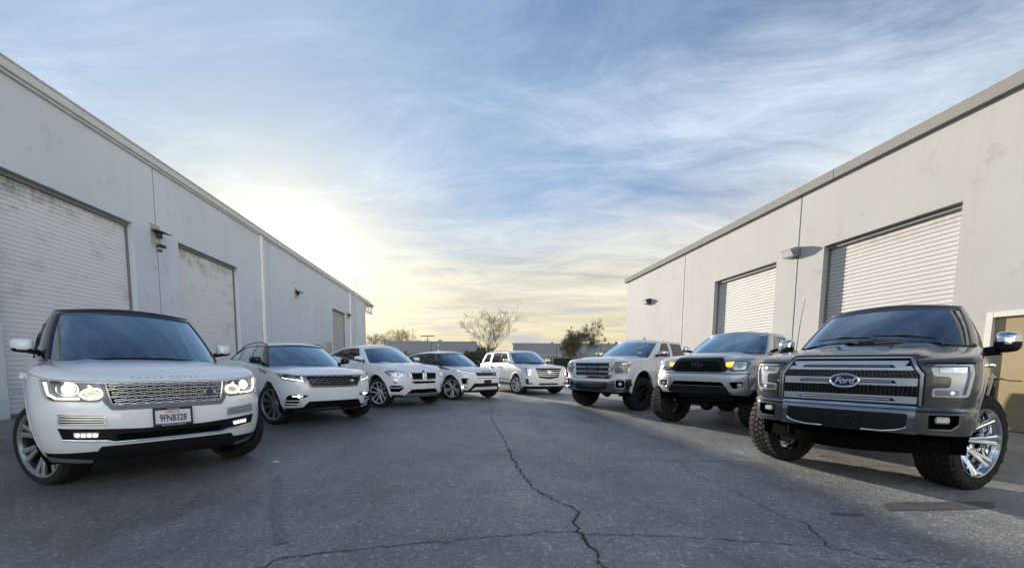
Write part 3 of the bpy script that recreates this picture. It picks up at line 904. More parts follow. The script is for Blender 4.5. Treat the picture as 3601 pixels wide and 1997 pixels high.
leafy_tree('evergreen_shrub', (-2.25, 36.5, 0), 4, 2.75, 1.25, 'dense dark green shrub left of the bare tree\'s trunk', 'leaf_dark', 4, 20, .26, .075, .05, 6, .08, 'shrub')
leafy_tree('evergreen_shrub', (5.2, 30.5, 0), 9, 1.9, 1.3, 'low olive bush at the foot of the leafy tree', 'leaf_olive', 3, 26, .28, .07, .05, 7, .06, 'shrub')
def conifer(loc, h, label, seed):
    rnd = random.Random(seed); t = empty('conifer_tree', loc); tag(t, label, 'tree', 'distant conifers over the right grey building')
    bm = bmesh.new(); add_tube(bm, [(0, 0, 0), (0, 0, h)], [h * .025, .02], 5); from_bm('trunk', bm, 'bark', t)
    bm = bmesh.new()
    for i in range(420):
        z = h * (0.25 + .75 * rnd.random() ** 1.2); r = (h - z) * .27 * rnd.uniform(.3, 1.0); a = rnd.uniform(0, 6.28)
        leaf_cloud(bm, rnd, Vector((math.cos(a) * r, math.sin(a) * r, z)), h * .025, 2, h * .035)
    me = bpy.data.meshes.new('crown'); bm.to_mesh(me); bm.free(); link('crown', me, 'leaf_conifer', t)
for x, y, h, l in ((15.4, 118, 7.9, 'stubby dark conifer peeking over the roof left of the leafy tree'), (32.8, 120, 8.0, 'left tiny conifer beside the cream warehouse corner'), (35.3, 121, 8.3, 'middle tiny conifer beside the cream warehouse corner'), (37.6, 122, 7.6, 'right tiny conifer touching the cream warehouse corner')):
    conifer((x, y, 0), h, l, int(x))
t = empty('light_pole', (-16.4, 90, 0)); tag(t, 'tall lot light pole with a double-headed crossbar above the left grey building', 'light pole')
bm = bmesh.new(); add_tube(bm, [(0, 0, 0), (0, 0, 7.5)], .09, 6); from_bm('pole', bm, 'steel_grey', t)
bm = bmesh.new(); add_box(bm, (-1.5, -.2, 7.42), (1.5, .2, 7.62), .03); from_bm('crossbar', bm, 'steel_grey', t)
t = empty('antenna_mast', (-18.0, 90, 0)); tag(t, 'thin bare mast just left of the double-headed light pole', 'mast')
bm = bmesh.new(); add_tube(bm, [(0, 0, 0), (0, 0, 6.3)], .06, 5); from_bm('pole', bm, 'steel_grey', t)
t = empty('antenna_mast', (22.3, 95, 0)); tag(t, 'very thin tall mast between the leafy tree and the cream warehouse', 'mast')
bm = bmesh.new(); add_tube(bm, [(0, 0, 0), (0, 0, 10.2)], [.09, .03], 5); from_bm('pole', bm, 'steel_grey', t)

# iron picket fence across the back of the yard, screened panels to the right
f = empty('picket_fence', (-3.4, 27.5, 0)); tag(f, 'black iron picket fence across the back of the yard below the bare tree', 'fence')
xs0, xs1 = -11.5, 5.2
for z in (0.25, 1.75):
    box('rail', (xs0, -.02, z), (xs1, .02, z + .05), 'fence_black', f)
bm = bmesh.new(); add_box(bm, (-.011, -.011, .05), (.011, .011, 1.95)); pk = from_bm('picket', bm, 'fence_black', f); pk.location = (xs0, 0, 0)
for i in range(1, 122):
    o = pk.copy(); col.objects.link(o); o.parent = f; o.location = (xs0 + (xs1 - xs0) * i / 121, .032, 0)
for k in range(7):
    box('post', (xs0 + (xs1 - xs0) * k / 6 - .04, .05, 0), (xs0 + (xs1 - xs0) * k / 6 + .04, .13, 2.1), 'fence_black', f)
f = empty('screened_fence', (6.9, 24.6, 0), -0.03); tag(f, 'chain-link fence covered in black windscreen fabric beside the cream warehouse', 'fence')
bm = bmesh.new()
nx, nz = 40, 8
g = [[bm.verts.new((-3.55 + 7.0 * i / nx, 0.03 * math.sin(i * .9 + j * .5) * (1 if 0 < j < nz else .3), .04 + 1.58 * j / nz - .02 * abs(math.sin(i * math.pi / 10)) * (j == nz))) for i in range(nx + 1)] for j in range(nz + 1)]
for j in range(nz):
    for i in range(nx): bm.faces.new((g[j][i], g[j][i + 1], g[j + 1][i + 1], g[j + 1][i]))
from_bm('windscreen_fabric', bm, 'screen_black', f)
for k in range(4):
    bm = bmesh.new(); add_tube(bm, [(-3.58 + 2.37 * k, .08, 0), (-3.58 + 2.37 * k, .08, 2.05 if k == 0 else 1.72)], .035, 8); from_bm('post', bm, 'steel_grey', f)
bm = bmesh.new(); add_tube(bm, [(-3.58, .08, 1.66), (3.5, .08, 1.66)], .022, 6); from_bm('top_rail', bm, 'steel_grey', f)
bm = bmesh.new(); add_tube(bm, [(-3.95, .08, 1.68), (-3.3, .08, 1.68)], .03, 6); from_bm('latch_arm', bm, 'steel_grey', f)
# ------------------------------------------------------------------ vehicles
QF = [0, .06, .12, .18, .24, .30, .36, .42, .48, .54, .60, .65, .70, .745, .79, .83, .865, .895, .925, .95, .968, .982, .992, .998, 1.0]
def cut_convex(bm, poly, axis, test):
    """remove from bm the region inside the convex polygon (pairs of the two other axes), only for faces where test(center)"""
    ia, ib = {'x': (1, 2), 'y': (0, 2), 'z': (0, 1)}[axis]
    cx = sum(p[0] for p in poly) / len(poly); cy = sum(p[1] for p in poly) / len(poly)
    xs = [p[0] for p in poly]; ys = [p[1] for p in poly]
    inside = [f for f in bm.faces if test(f.calc_center_median()) and
              max(v.co[ia] for v in f.verts) > min(xs) and min(v.co[ia] for v in f.verts) < max(xs) and
              max(v.co[ib] for v in f.verts) > min(ys) and min(v.co[ib] for v in f.verts) < max(ys)]
    n = len(poly)
    for k in range(n):
        a, b = poly[k], poly[(k + 1) % n]
        nx, ny = b[1] - a[1], a[0] - b[0]
        if nx * (cx - a[0]) + ny * (cy - a[1]) > 0: nx, ny = -nx, -ny
        L = math.hypot(nx, ny)
        if L < 1e-7: continue
        co = [0, 0, 0]; co[ia], co[ib] = a
        no = [0, 0, 0]; no[ia], no[ib] = nx / L, ny / L
        geom = set(inside)
        for f in inside: geom.update(f.edges); geom.update(f.verts)
        r = bmesh.ops.bisect_plane(bm, geom=list(geom), dist=1e-6, plane_co=co, plane_no=no)
        fs = set(f for f in r['geom'] if isinstance(f, bmesh.types.BMFace)) | set(f for f in inside if f.is_valid)
        inside = []
        for f in fs:
            c = f.calc_center_median()
            if (c[ia] - a[0]) * nx / L + (c[ib] - a[1]) * ny / L < 1e-6: inside.append(f)
    if inside: bmesh.ops.delete(bm, geom=inside, context='FACES')
def circ(cx, cz, r, n=36, a0=0.0):
    return [(cx + r * math.cos(a0 + 2 * math.pi * k / n), cz + r * math.sin(a0 + 2 * math.pi * k / n)) for k in range(n)]
def rrect(cy, cz, w, h, r=0.02, n=3):
    o = []
    for sx, sy, a in ((1, 1, 0), (-1, 1, 90), (-1, -1, 180), (1, -1, 270)):
        for k in range(n + 1):
            t = R(a + 90 * k / n)
            o.append((cy + sx * (w / 2 - r) + r * math.cos(t), cz + sy * (h / 2 - r) + r * math.sin(t)))
    return o
def ell(cy, cz, a, b, n=20):
    return [(cy + a * math.cos(2 * math.pi * k / n), cz + b * math.sin(2 * math.pi * k / n)) for k in range(n)]
def rnd_poly(pts, r, n=3):
    """round the corners of a polygon"""
    o = []
    m = len(pts)
    for i in range(m):
        p = Vector(pts[i]); a = Vector(pts[i - 1]); b = Vector(pts[(i + 1) % m])
        da, db = (a - p), (b - p)
        t = min(r, da.length * .45, db.length * .45)
        p0, p1 = p + da.normalized() * t, p + db.normalized() * t
        for k in range(n + 1):
            s = k / n
            o.append(tuple(p0 * (1 - s)**2 + p * 2 * s * (1 - s) + p1 * s * s))
    return o
def mir(poly): return [(-a, b) for a, b in poly]

class Car:
    def __init__(s, name, label, loc, yaw, sy, sz, P, cat='car', group=None):
        s.P = P
        s.root = empty(name, (loc[0], loc[1], 0), yaw - math.pi / 2, (1, sy, sz))
        tag(s.root, label, cat, group)
        s.nose = lambda z: ip(P['nose'], z)
        s.tail = lambda z: ip(P['tail'], z)
        s.side = lambda z: ip(P['side'], z)
        s.top = lambda x: ip(P['top'], x)
        s.bot = lambda x: ip(P['bot'], x)
        s.tap = lambda x: ip(P['tap'], x) if 'tap' in P else 1.0
        s.crown = lambda x: ip(P['crown'], x)
        s.holes = []
        s.build_shell()
    # ---- lower body
    def pt(s, row, c):
        P = s.P; rh = P['rh']; hk = P.get('hk', 2.0)
        D, n = P['D'], P['n']; Dr, nr = P.get('Dr', .35), P.get('nr', 3.5)
        x = {'f': P['nose'][len(P['nose']) // 2][1] - .1, 's': c[1], 'r': P['tail'][0][1] + .1}[c[0]]
        for it in range(6 if c[0] != 's' else 1):
            zt, zb = s.top(x), s.bot(x)
            if row[0] == 'l': z = zb + row[1] * (zt - rh - zb); sh = 0
            else: z = zt - rh + rh * math.sin(row[1]); sh = rh * (1 - math.cos(row[1]))
            w = s.side(z) * s.tap(x) - sh
            if c[0] == 'f':
                q = c[1]; x = s.nose(z) - sh * hk - D * (1 - (1 - q**n)**(1 / n)); y = w * q
            elif c[0] == 's': y = w
            else: q = c[1]; x = s.tail(z) + sh + Dr * (1 - (1 - q**nr)**(1 / nr)); y = w * q
        return Vector((x, y, z))
    def build_shell(s):
        P = s.P
        rows = [('l', t) for t in (0, .05, .10, .15, .157, .23, .31, .39, .47, .55, .63, .71, .78, .85, .90, .95)]
        rows += [('l', 1.0)] + [('r', R(a)) for a in (4, 14, 28, 42, 56, 70, 82, 90)]
        xf0 = P['nose'][len(P['nose']) // 2][1] - P['D']; xr1 = P['tail'][0][1] + P.get('Dr', .35)
        xs = set()
        g = .004
        for d in P['doors']: xs.update((d - g, d + g))
        xs.update((P['cowl'], P['cab_end']))
        x = xf0 - .12
        while x > xr1 + .06:
            if all(abs(x - q) > .04 for q in xs): xs.add(x)
            x -= .105
        xs = sorted([q for q in xs if xr1 + .03 < q < xf0 - .03], reverse=True)
        cols = [('f', q) for q in QF] + [('s', q) for q in xs] + [('r', q) for q in QF[::-1]]
        nr, nc = len(rows), len(cols)
        bm = bmesh.new()
        lay = bm.faces.layers.int.new('tag')
        grid = [[None] * (2 * nc - 1) for _ in range(nr)]
        for i, r in enumerate(rows):
            for j, c in enumerate(cols):
                p = s.pt(r, c)
                grid[i][nc - 1 + j] = bm.verts.new(p)
                if j: grid[i][nc - 1 - j] = bm.verts.new((p.x, -p.y, p.z))
        cow, cend = P['cowl'], P['cab_end']
        dr = P['doors']; sill = 4
        dzone = P.get('door_rows', (sill, nr - 1))
        for i in range(nr - 1):
            for j in range(2 * nc - 2):
                q = [grid[i][j], grid[i][j + 1], grid[i + 1][j + 1], grid[i + 1][j]]
                jj = abs(j - (nc - 1)) if j >= nc - 1 else abs(j + 1 - (nc - 1))
                a, b = cols[jj], cols[jj + 1]
                xm = sum(v.co.x for v in q) / 4
                t = 1
                if xm > cow and i >= 16: t = 2
                if xm > cow and i == 16 and not P.get('noseam'): t = 0
                if i < P.get('clad', 0): t = 6
                if a[0] == b[0] == 's':
                    for k in range(len(dr) - 1):
                        if dr[k + 1] + g - 1e-5 < b[1] + 2e-5 and a[1] < dr[k] - g + 1e-5 and b[1] > dr[k + 1] + g - 1e-5 and i >= sill: t = 3 + min(k, 1)
                    for d in dr:
                        if abs((a[1] + b[1]) / 2 - d) < g * .6 and i >= 3: t = 0
                    if i == 3 and dr[-1] < xm < dr[0] and len(dr) > 1: t = 0
                if t == 0: continue
                f = bm.faces.new(q); f[lay] = t
        # cap (bonnet, bed cover); open under the cabin
        K = P.get('K', 14)
        wmax = max(w for z, w in P['side'])
        last = grid[nr - 1]
        dzf = P.get('sculpt')
        strips = []
        for j in range(1, nc - 1):
            r, l = last[nc - 1 - j], last[nc - 1 + j]
            row = [r]
            x, yi, z0 = l.co.x, l.co.y, l.co.z
            for k in range(1, K):
                y = yi * (2 * k / K - 1)
                z = z0 + s.crown(x) * (yi * yi - y * y) / (wmax * wmax)
                if dzf: z += dzf(x, y) * min(1, max(0, (yi - abs(y)) / .12))
                row.append(bm.verts.new((x, y, z)))
            row.append(l); strips.append((cols[j], row))
        ct = last[nc - 1]; rr = strips[0][1]
        for k in range(K): bm.faces.new((ct, rr[k], rr[k + 1]))[lay] = 2
        ct = None
        for (ca, ra), (cb, rb) in zip(strips, strips[1:]):
            xm = (ra[0].co.x + rb[0].co.x) / 2
            opn = cend < xm < cow
            if 'bed' in P and P['bed'][1] < xm < P['bed'][0]: continue
            for k in range(K):
                ym = abs(ra[k].co.y + ra[k + 1].co.y + rb[k].co.y + rb[k + 1].co.y) / 4
                C = P['cab']
                if opn and ym < C['wb'] - .07: continue
                f = bm.faces.new((ra[k], ra[k + 1], rb[k + 1], rb[k])); f[lay] = 1 if (xm <= cow) else 2
                q = ym / C['wb']
                if not opn and xm > cow and q < .99 and xm < C['xb'] - C['Db'] * (1 - (1 - q**C['nb'])**(1 / C['nb'])) - .015: f[lay] = 7
        s.bm = bm; s.lay = lay
        bm.normal_update()
        s.bvh = BVHTree.FromBMesh(bm)
    def hit(s, a, b, axis='x', sgn=1):
        if axis == 'x': o, d = Vector((4, a, b)), Vector((-1, 0, 0))
        elif axis == 'y': o, d = Vector((a, 4 * sgn, b)), Vector((0, -sgn, 0))
        else: o, d = Vector((a, b, 4)), Vector((0, 0, -1))
        h = s.bvh.ray_cast(o, d)
        if h[0] is None:
            if axis == 'x': q = Vector((s.P['nose'][1][1] - s.P['D'] * .5, a, b))
            elif axis == 'y': q = Vector((a, s.side(b) * sgn, b))
            else: q = Vector((a, b, 1.0))
            h = s.bvh.find_nearest(q)
            return h[0].copy(), (h[1] if h[1].dot(-d) > 0 else -h[1])
        n = h[1]
        if n.dot(d) > 0: n = -n
        return h[0], n
    # ---- conforming pieces
    def patch(s, name, poly, off, thick, mat, parent=None, axis='x', sgn=1, bow=0.0, step=.036, ang=40):
        off += .004; thick += .004
        bm = bmesh.new()
        vs = [bm.verts.new((p[0], p[1], 0)) for p in poly]
        bm.faces.new(vs)
        xs = [p[0] for p in poly]; ys = [p[1] for p in poly]
        for ax, (lo, hi) in ((0, (min(xs), max(xs))), (1, (min(ys), max(ys)))):
            n = int((hi - lo) / step)
            for k in range(1, n + 1):
                co = [0, 0, 0]; co[ax] = lo + (hi - lo) * k / (n + 1); no = [0, 0, 0]; no[ax] = 1
                bmesh.ops.bisect_plane(bm, geom=bm.verts[:] + bm.edges[:] + bm.faces[:], dist=1e-6, plane_co=co, plane_no=no)
        bmesh.ops.triangulate(bm, faces=[f for f in bm.faces if len(f.verts) > 4])
        cxm, cym = (min(xs) + max(xs)) / 2, (min(ys) + max(ys)) / 2
        hw, hh = (max(xs) - min(xs)) / 2 + 1e-6, (max(ys) - min(ys)) / 2 + 1e-6
        nrm = {}
        for v in bm.verts:
            a, b = v.co.x, v.co.y
            p, n = s.hit(a, b, axis, sgn)
            bo = bow * max(0, 1 - ((a - cxm) / hw)**2) * max(0, 1 - ((b - cym) / hh)**2)
            v.co = p + n * (off + bo)
            nrm[v] = n
        ex = bmesh.ops.extrude_face_region(bm, geom=bm.faces[:])
        newv = [g for g in ex['geom'] if isinstance(g, bmesh.types.BMVert)]
        old = list(nrm.items())
        d = {'x': Vector((1, 0, 0)), 'y': Vector((0, sgn, 0)), 'z': Vector((0, 0, 1))}[axis]
        for v, _ in old: v.co -= d * thick
        return from_bm(name, bm, mat, parent or s.root, ang)
    def path3(s, path, off, axis='x', sgn=1, step=.04, closed=False):
        off += .004
        pts, ns = [], []
        L = list(path) + ([path[0]] if closed else [])
        for (a0, b0), (a1, b1) in zip(L, L[1:]):
            n = max(1, int(math.hypot(a1 - a0, b1 - b0) / step))
            for k in range(n):
                t = k / n
                p, nn = s.hit(a0 + (a1 - a0) * t, b0 + (b1 - b0) * t, axis, sgn)
                pts.append(p + nn * off); ns.append(nn)
        if not closed:
            p, nn = s.hit(*L[-1], axis, sgn); pts.append(p + nn * off); ns.append(nn)
        return pts, ns
    def tube(s, name, path, off, r, mat, parent=None, axis='x', sgn=1, closed=False, flat=None, step=.04, seg=6, bm=None):
        pts, ns = s.path3(path, off, axis, sgn, step, closed)
        own = bm is None
        if own: bm = bmesh.new()
        add_tube(bm, pts, r, 4 if flat else seg, closed=closed, flat=flat, upv=ns)
        if own: return from_bm(name, bm, mat, parent or s.root, 40)
    def bowl(s, name, poly, depth, mat, parent=None, axis='x', sgn=1, cut=True):
        """opening cut through the shell with walls and a back"""
        if cut: s.holes.append((poly, axis, sgn))
        bm = bmesh.new()
        d = {'x': Vector((1, 0, 0)), 'y': Vector((0, sgn, 0)), 'z': Vector((0, 0, 1))}[axis]
        a, b = [], []
        for p in poly:
            q, n = s.hit(p[0], p[1], axis, sgn)
            a.append(bm.verts.new(q - d * .001)); b.append(bm.verts.new(q - d * depth))
        m = len(poly)
        for k in range(m): bm.faces.new((a[k], a[(k + 1) % m], b[(k + 1) % m], b[k]))
        c = sum((v.co for v in b), Vector()) / m
        cv = bm.verts.new(c)
        for k in range(m): bm.faces.new((b[k], b[(k + 1) % m], cv))
        return from_bm(name, bm, mat, parent or s.root, 30)
    def disc(s, name, y, z, r, off, mat, parent=None, prof=None, sq=1.0, axis='x', sgn=1, face=False):
        p, n = s.hit(y, z, axis, sgn)
        if face: n = Vector((1, 0, 0)) if axis == 'x' else Vector((0, sgn, 0))
        M = Matrix.Translation(p + n * off) @ n.to_track_quat('Z', 'Y').to_matrix().to_4x4() @ Matrix.Diagonal((1, sq, 1, 1))
        bm = bmesh.new()
        add_lathe(bm, prof or [(.0005, r * .3), (r * .6, r * .22), (r * .95, 0), (r, -r * .2)], 18, 'z', M)
        return from_bm(name, bm, mat, parent or s.root, 40)
    def flat_box(s, name, y, z, w, h, off, th, mat, parent=None, bev=.004, tilt=0.0):
        p, n = s.hit(y, z)
        yaw = math.atan2(n.y, n.x)
        M = Matrix.Translation(p + Vector((n.x, n.y, 0)).normalized() * off) @ Matrix.Rotation(yaw, 4, 'Z') @ Matrix.Rotation(-tilt, 4, 'Y')
        bm = bmesh.new(); add_box(bm, (-th, -w / 2, -h / 2), (0, w / 2, h / 2), bev, M)
        return from_bm(name, bm, mat, parent or s.root), M
    def text(s, name, txt, y, z, size, off, mat, parent=None, depth=.003, space=1.0, shear=0.0, conform=True, sx=1.0, M=None, bold=0.0):
        me = text_mesh(txt, size, depth, shear, space, bold)
        for v in me.vertices:
            u, w, h = v.co.x * sx, v.co.y, v.co.z
            if M is not None: v.co = M @ Vector((off + h, y + u, z + w))
            else:
                p, n = s.hit(y + u, z + w)
                v.co = p + n * (off + h)
        me.materials.clear()
        me.name = name
        return link(name, me, mat, parent or s.root)
    # ---- finish the lower body
    def finish(s, mats):
        P = s.P; bm = s.bm
        for poly, axis, sgn in s.holes:
            if axis == 'x': cut_convex(bm, poly, 'x', lambda c: c.x > -.2)
            else: cut_convex(bm, poly, axis, lambda c, k=sgn: c.y * k > .3)
        for (ax, rad, cz) in P['arch']:
            for sg in (1, -1):
                cut_convex(bm, circ(ax, cz, rad, 40), 'y', lambda c, k=sg: c.y * k > .45)
        names = {7: 'cowl_panel', 1: 'body', 2: 'bonnet', 3: 'front_door', 4: 'rear_door', 6: 'sill_trim'}
        s.part = {}
        bmesh.ops.recalc_face_normals(bm, faces=bm.faces)
        for t, nm in names.items():
            fs = [f for f in bm.faces if f[s.lay] == t]
            groups = [fs]
            if t in (3, 4): groups = [[f for f in fs if f.calc_center_median().y > 0], [f for f in fs if f.calc_center_median().y < 0]]
            for gi, g in enumerate(groups):
                if not g: continue
                mp = {}
                vs, fl = [], []
                for f in g:
                    q = []
                    for v in f.verts:
                        if v not in mp: mp[v] = len(vs); vs.append(v.co.copy())
                        q.append(mp[v])
                    fl.append(q)
                me = bpy.data.meshes.new(nm)
                me.from_pydata(vs, [], fl); me.shade_smooth(); me.set_sharp_from_angle(angle=R(P.get('sharp', 30)))
                o = link(nm, me, mats.get(nm, 'interior_black' if nm == 'cowl_panel' else mats['body']), s.root)
                s.part[(nm, gi)] = o
        bm.free()
        # wheel wells, arch lips
        for (ax, rad, cz) in P['arch']:
            for sg in (1, -1):
                b2 = bmesh.new(); nseg = 22
                ys = s.side(cz + rad * .5) * s.tap(ax)
                o_, i_, pts = [], [], []
                for k in range(nseg + 1):
                    a = R(-18 + 216 * k / nseg)
                    x, z = ax + (rad + .012) * math.cos(a), cz + (rad + .012) * math.sin(a)
                    yo = s.side(max(z, .2)) * s.tap(x) - .006
                    o_.append(b2.verts.new((x, sg * yo, z))); i_.append(b2.verts.new((x, sg * (ys - .42), z)))
                for k in range(nseg): b2.faces.new((o_[k], o_[k + 1], i_[k + 1], i_[k]))
                b2.faces.new(i_)
                from_bm('wheel_well', b2, 'void_black', s.root)
                b2 = bmesh.new(); lip = P['lip']; rings = []
                for k in range(nseg + 1):
                    a = R(lip.get('a0', -14) + (lip.get('a1', 194) - lip.get('a0', -14)) * k / nseg)
                    ring = []
                    for rr, off in ((rad - .003, -.05), (rad - .003, lip['h']), (rad + lip['w'] * .5, lip['h'] * .9), (rad + lip['w'], .0015), (rad + lip['w'], -.01)):
                        x, z = ax + rr * math.cos(a), cz + rr * math.sin(a)
                        p, n = s.hit(x, z, 'y', sg)
                        if abs(p.y) < .5 or abs(p.x - x) > .02: p = Vector((x, sg * s.side(z) * s.tap(x), z))
                        ring.append(b2.verts.new((x, p.y + sg * off, z)))
                    rings.append(ring)
                for k in range(nseg):
                    for m in range(4): b2.faces.new((rings[k][m], rings[k][m + 1], rings[k + 1][m + 1], rings[k + 1][m]))
                from_bm('wheel_arch', b2, mats.get('arch', mats['body']), s.root, 50)
        # dark floor pan and engine bay so that nothing shows through the openings
        xn = P['nose'][0][1]; xt = P['tail'][0][1]
        b2 = bmesh.new()
        zb = P.get('pan', s.bot(0) + .03)
        a0 = P['arch'][0][0] - P['arch'][0][1] - .04; a1 = P['arch'][1][0] + P['arch'][1][1] + .04
        wi = s.side(.6) - .47; wo = s.side(zb + .05) - .05
        add_box(b2, (a1, -wo, zb), (a0, wo, zb + .10)); add_box(b2, (a0 + .002, -wi, zb + .004), (xn - .32, wi, zb + .25)); add_box(b2, (xt + .15, -wi, zb + .004), (a1 - .002, wi, zb + .25))
        from_bm('underbody', b2, 'void_black', s.root)
        b2 = bmesh.new()
        top = s.top(.3) - .16
        add_box(b2, (P['cowl'] - .1, -wi, zb + .26), (xn - .30, wi, top))
        from_bm('engine_bay', b2, 'void_black', s.root)
    # ---- cabin
    def cabin(s, C, mats):
        P = s.P
        qs = [q for q in (0, .16, .32, .46, .58, .68, .77, .85) if q < C['qa'] - .02] + [C['qa']] + [q for q in (.955, .985, 1.0) if q > C['qa'] + .01]
        cols = [('f', q, q) for q in qs]
        for a, b in C['cols']: cols.append(('s', a, b))
        qr = [q for q in (1.0, .985, .955) ] + [C.get('qr', .9)] + [.8, .6, .4, .2, 0]
        cols += [('r', q, q) for q in qr]
        def base(c):
            if c[0] == 'f':
                x = C['xb'] - C['Db'] * (1 - (1 - c[1]**C['nb'])**(1 / C['nb'])); y = C['wb'] * c[1]
                z = C['zc'] + (ip(C['belt'], x) - C['zc']) * c[1]**2
            elif c[0] == 's': x = c[1]; y = ip(C['wbx'], x) if 'wbx' in C else C['wb']; z = ip(C['belt'], x)
            else:
                n = 3.5; x = C['xrb'] + C['Drb'] * (1 - (1 - c[1]**n)**(1 / n)); y = (ip(C['wbx'], x) if 'wbx' in C else C['wb']) * c[1]; z = ip(C['belt'], x)
            return Vector((x, y, z))
        def roof(c):
            if c[0] == 'f':
                n = C.get('nt', C['nb']); x = C['xt'] - C['Dt'] * (1 - (1 - c[1]**n)**(1 / n)); y = C['wt'] * c[1]
                z = ip(C['roof'], x) + C['wcr'] * (1 - c[1]**2)
            elif c[0] == 's': x = c[2]; y = ip(C['wtx'], x) if 'wtx' in C else C['wt']; z = ip(C['roof'], x)
            else:
                n = 3.5; x = C['xrt'] + C['Drt'] * (1 - (1 - c[1]**n)**(1 / n)); y = (ip(C['wtx'], x) if 'wtx' in C else C['wt']) * c[1]; z = ip(C['roof'], x) + C['wcr'] * .6 * (1 - c[1]**2)
            return Vector((x, y, z))
        ts = [0.0, C.get('tl', .05), .28, .5, .72, C.get('th', .92), 1.0]
        bm = bmesh.new()
        nc = len(cols)
        grid = []
        ctr = Vector(((C['xb'] + C['xrb']) / 2, 0, 1.3))
        for t in ts:
            row = [None] * (2 * nc - 1)
            for j, c in enumerate(cols):
                b, r = base(c), roof(c)
                p = b.lerp(r, t)
                bul = math.sin(math.pi * min(1, t)) * C.get('bulge', .018)
                if c[0] == 's': p.y += bul
                elif c[0] == 'f': p.x += bul * (1 - c[1]**2); p.z += bul * .5; p.y += bul * c[1]**3
                else: p.x -= bul * (1 - c[1]**2); p.y += bul * c[1]**3
                row[nc - 1 + j] = p
                if j: row[nc - 1 - j] = Vector((p.x, -p.y, p.z))
            grid.append(row)
        N = 2 * nc - 1
        rr = C.get('rr', .035)
        for k in (1, 2):                                   # rolled roof edge
            a = k * math.pi / 4
            row = []
            for p in grid[len(ts) - 1]:
                d = Vector((ctr.x - p.x, -p.y, 0))
                d = Vector((d.x / 2.2, d.y / .65, 0)); d.normalize()
                row.append(p + d * rr * (1 - math.cos(a)) * 1.3 + Vector((0, 0, rr * math.sin(a) * .75)))
            grid.append(row)
        V = [[bm.verts.new(p) for p in row] for row in grid]
        lay = bm.faces.layers.int.new('tag')
        glassn = C['glass']                                  # list of (j0, j1, name) on 's' column indices
        i0 = len(qs)
        for i in range(len(grid) - 1):
            for j in range(N - 1):
                jj = abs(j - (nc - 1)) if j >= nc - 1 else abs(j + 1 - (nc - 1))
                a, b = cols[jj], cols[jj + 1]
                t = 1
                if a[0] == 'f' and b[0] == 'f' and a[1] < C['qa'] - 1e-6 and i <= 4: t = 10
                elif a[0] == 'r' and b[0] == 'r' and 1 <= i <= 4 and b[1] < C.get('qr', .9) + 1e-6 and a[1] < C.get('qr', .9) + 1e-6: t = 11
                elif a[0] == 's' and b[0] == 's' and 1 <= i <= 4:
                    k = jj - i0
                    for n_, (g0, g1) in enumerate(glassn):
                        if g0 <= k < g1: t = 20 + n_
                    if t == 1 and glassn[0][1] <= k < glassn[-1][0] and k + 1 < len(C['cols']) and k not in C.get('keep', ()): t = 3
                if i > 5: t = 2
                f = bm.faces.new((V[i][j], V[i][j + 1], V[i + 1][j + 1], V[i + 1][j])); f[lay] = t
        K = 12; last = V[-1]; strips = []
        wm = C['wt']
        for j in range(1, nc - 1):
            r, l = last[nc - 1 - j], last[nc - 1 + j]
            row = [r]
            fr = min(1.0, max(0, (C['xt'] - l.co.x) / .5)) * min(1, max(0, (l.co.x - C['xrt']) / .4))
            for k in range(1, K):
                y = l.co.y * (2 * k / K - 1)
                row.append(bm.verts.new((l.co.x, y, l.co.z + (C['wcr'] + C.get('rc', .015)) * (l.co.y**2 - y * y) / wm**2)))
            row.append(l); strips.append(row)
        for k in range(K): bm.faces.new((last[nc - 1], strips[0][k], strips[0][k + 1]))[lay] = 2
        for ra, rb in zip(strips, strips[1:]):
            for k in range(K): bm.faces.new((ra[k], ra[k + 1], rb[k + 1], rb[k]))[lay] = 2
        for k in range(K): bm.faces.new((strips[-1][k], strips[-1][k + 1], last[0]))[lay] = 2
        bmesh.ops.recalc_face_normals(bm, faces=bm.faces)
        s.cbvh = BVHTree.FromBMesh(bm)
        def grab(pred, name, mat, inset=0.0, solid=0.0, ang=28):
            fs = [f for f in bm.faces if pred(f)]
            if not fs: return None
            vn = {}
            for f in fs:
                for v in f.verts: vn.setdefault(v, Vector()); vn[v] += f.normal
            mp, vs, fl = {}, [], []
            for f in fs:
                q = []
                for v in f.verts:
                    if v not in mp: mp[v] = len(vs); vs.append(v.co - vn[v].normalized() * inset)
                    q.append(mp[v])
                fl.append(q)
            me = bpy.data.meshes.new(name); me.from_pydata(vs, [], fl); me.shade_smooth(); me.set_sharp_from_angle(angle=R(ang))
            o = link(name, me, mat, s.root)
            if solid:
                md = o.modifiers.new('rim', 'SOLIDIFY'); md.thickness = solid; md.offset = -1
            return o
        grab(lambda f: f[lay] == 1, 'pillars', mats['pillar'], 0, .022)
        grab(lambda f: f[lay] == 2, 'roof', mats['roof'], 0, 0, 40)
        grab(lambda f: f[lay] == 3, 'door_pillar', mats.get('trim', 'plastic_gloss'), .004)
        grab(lambda f: f[lay] == 10, 'windscreen', mats.get('wglass', 'glass_front'), .007)
        grab(lambda f: f[lay] == 11, 'rear_window', mats.get('rglass', 'glass_tint'), .007)
        for n_ in range(len(glassn)):
            for sg in (1, -1):
                grab(lambda f: f[lay] == 20 + n_ and f.calc_center_median().y * sg > 0, 'side_window', mats.get('sglass', 'glass_tint'), .008)
        bm.free()
        # cabin furniture
        xb, zb, wb = C['xb'], ip(C['belt'], C['xt']), C['wb']
        xr = C['xrb']
        b2 = bmesh.new()
        lo = P.get('floor', .5)
        add_box(b2, (xr + .1, -wb + .14, lo), (xb - .1, wb - .14, lo + .04))
        for sg in (1, -1):
            y0, y1 = sorted((sg * (wb - .13), sg * (wb - .16))); add_box(b2, (xr + .1, y0, lo), (xb - .35, y1, zb - .02))
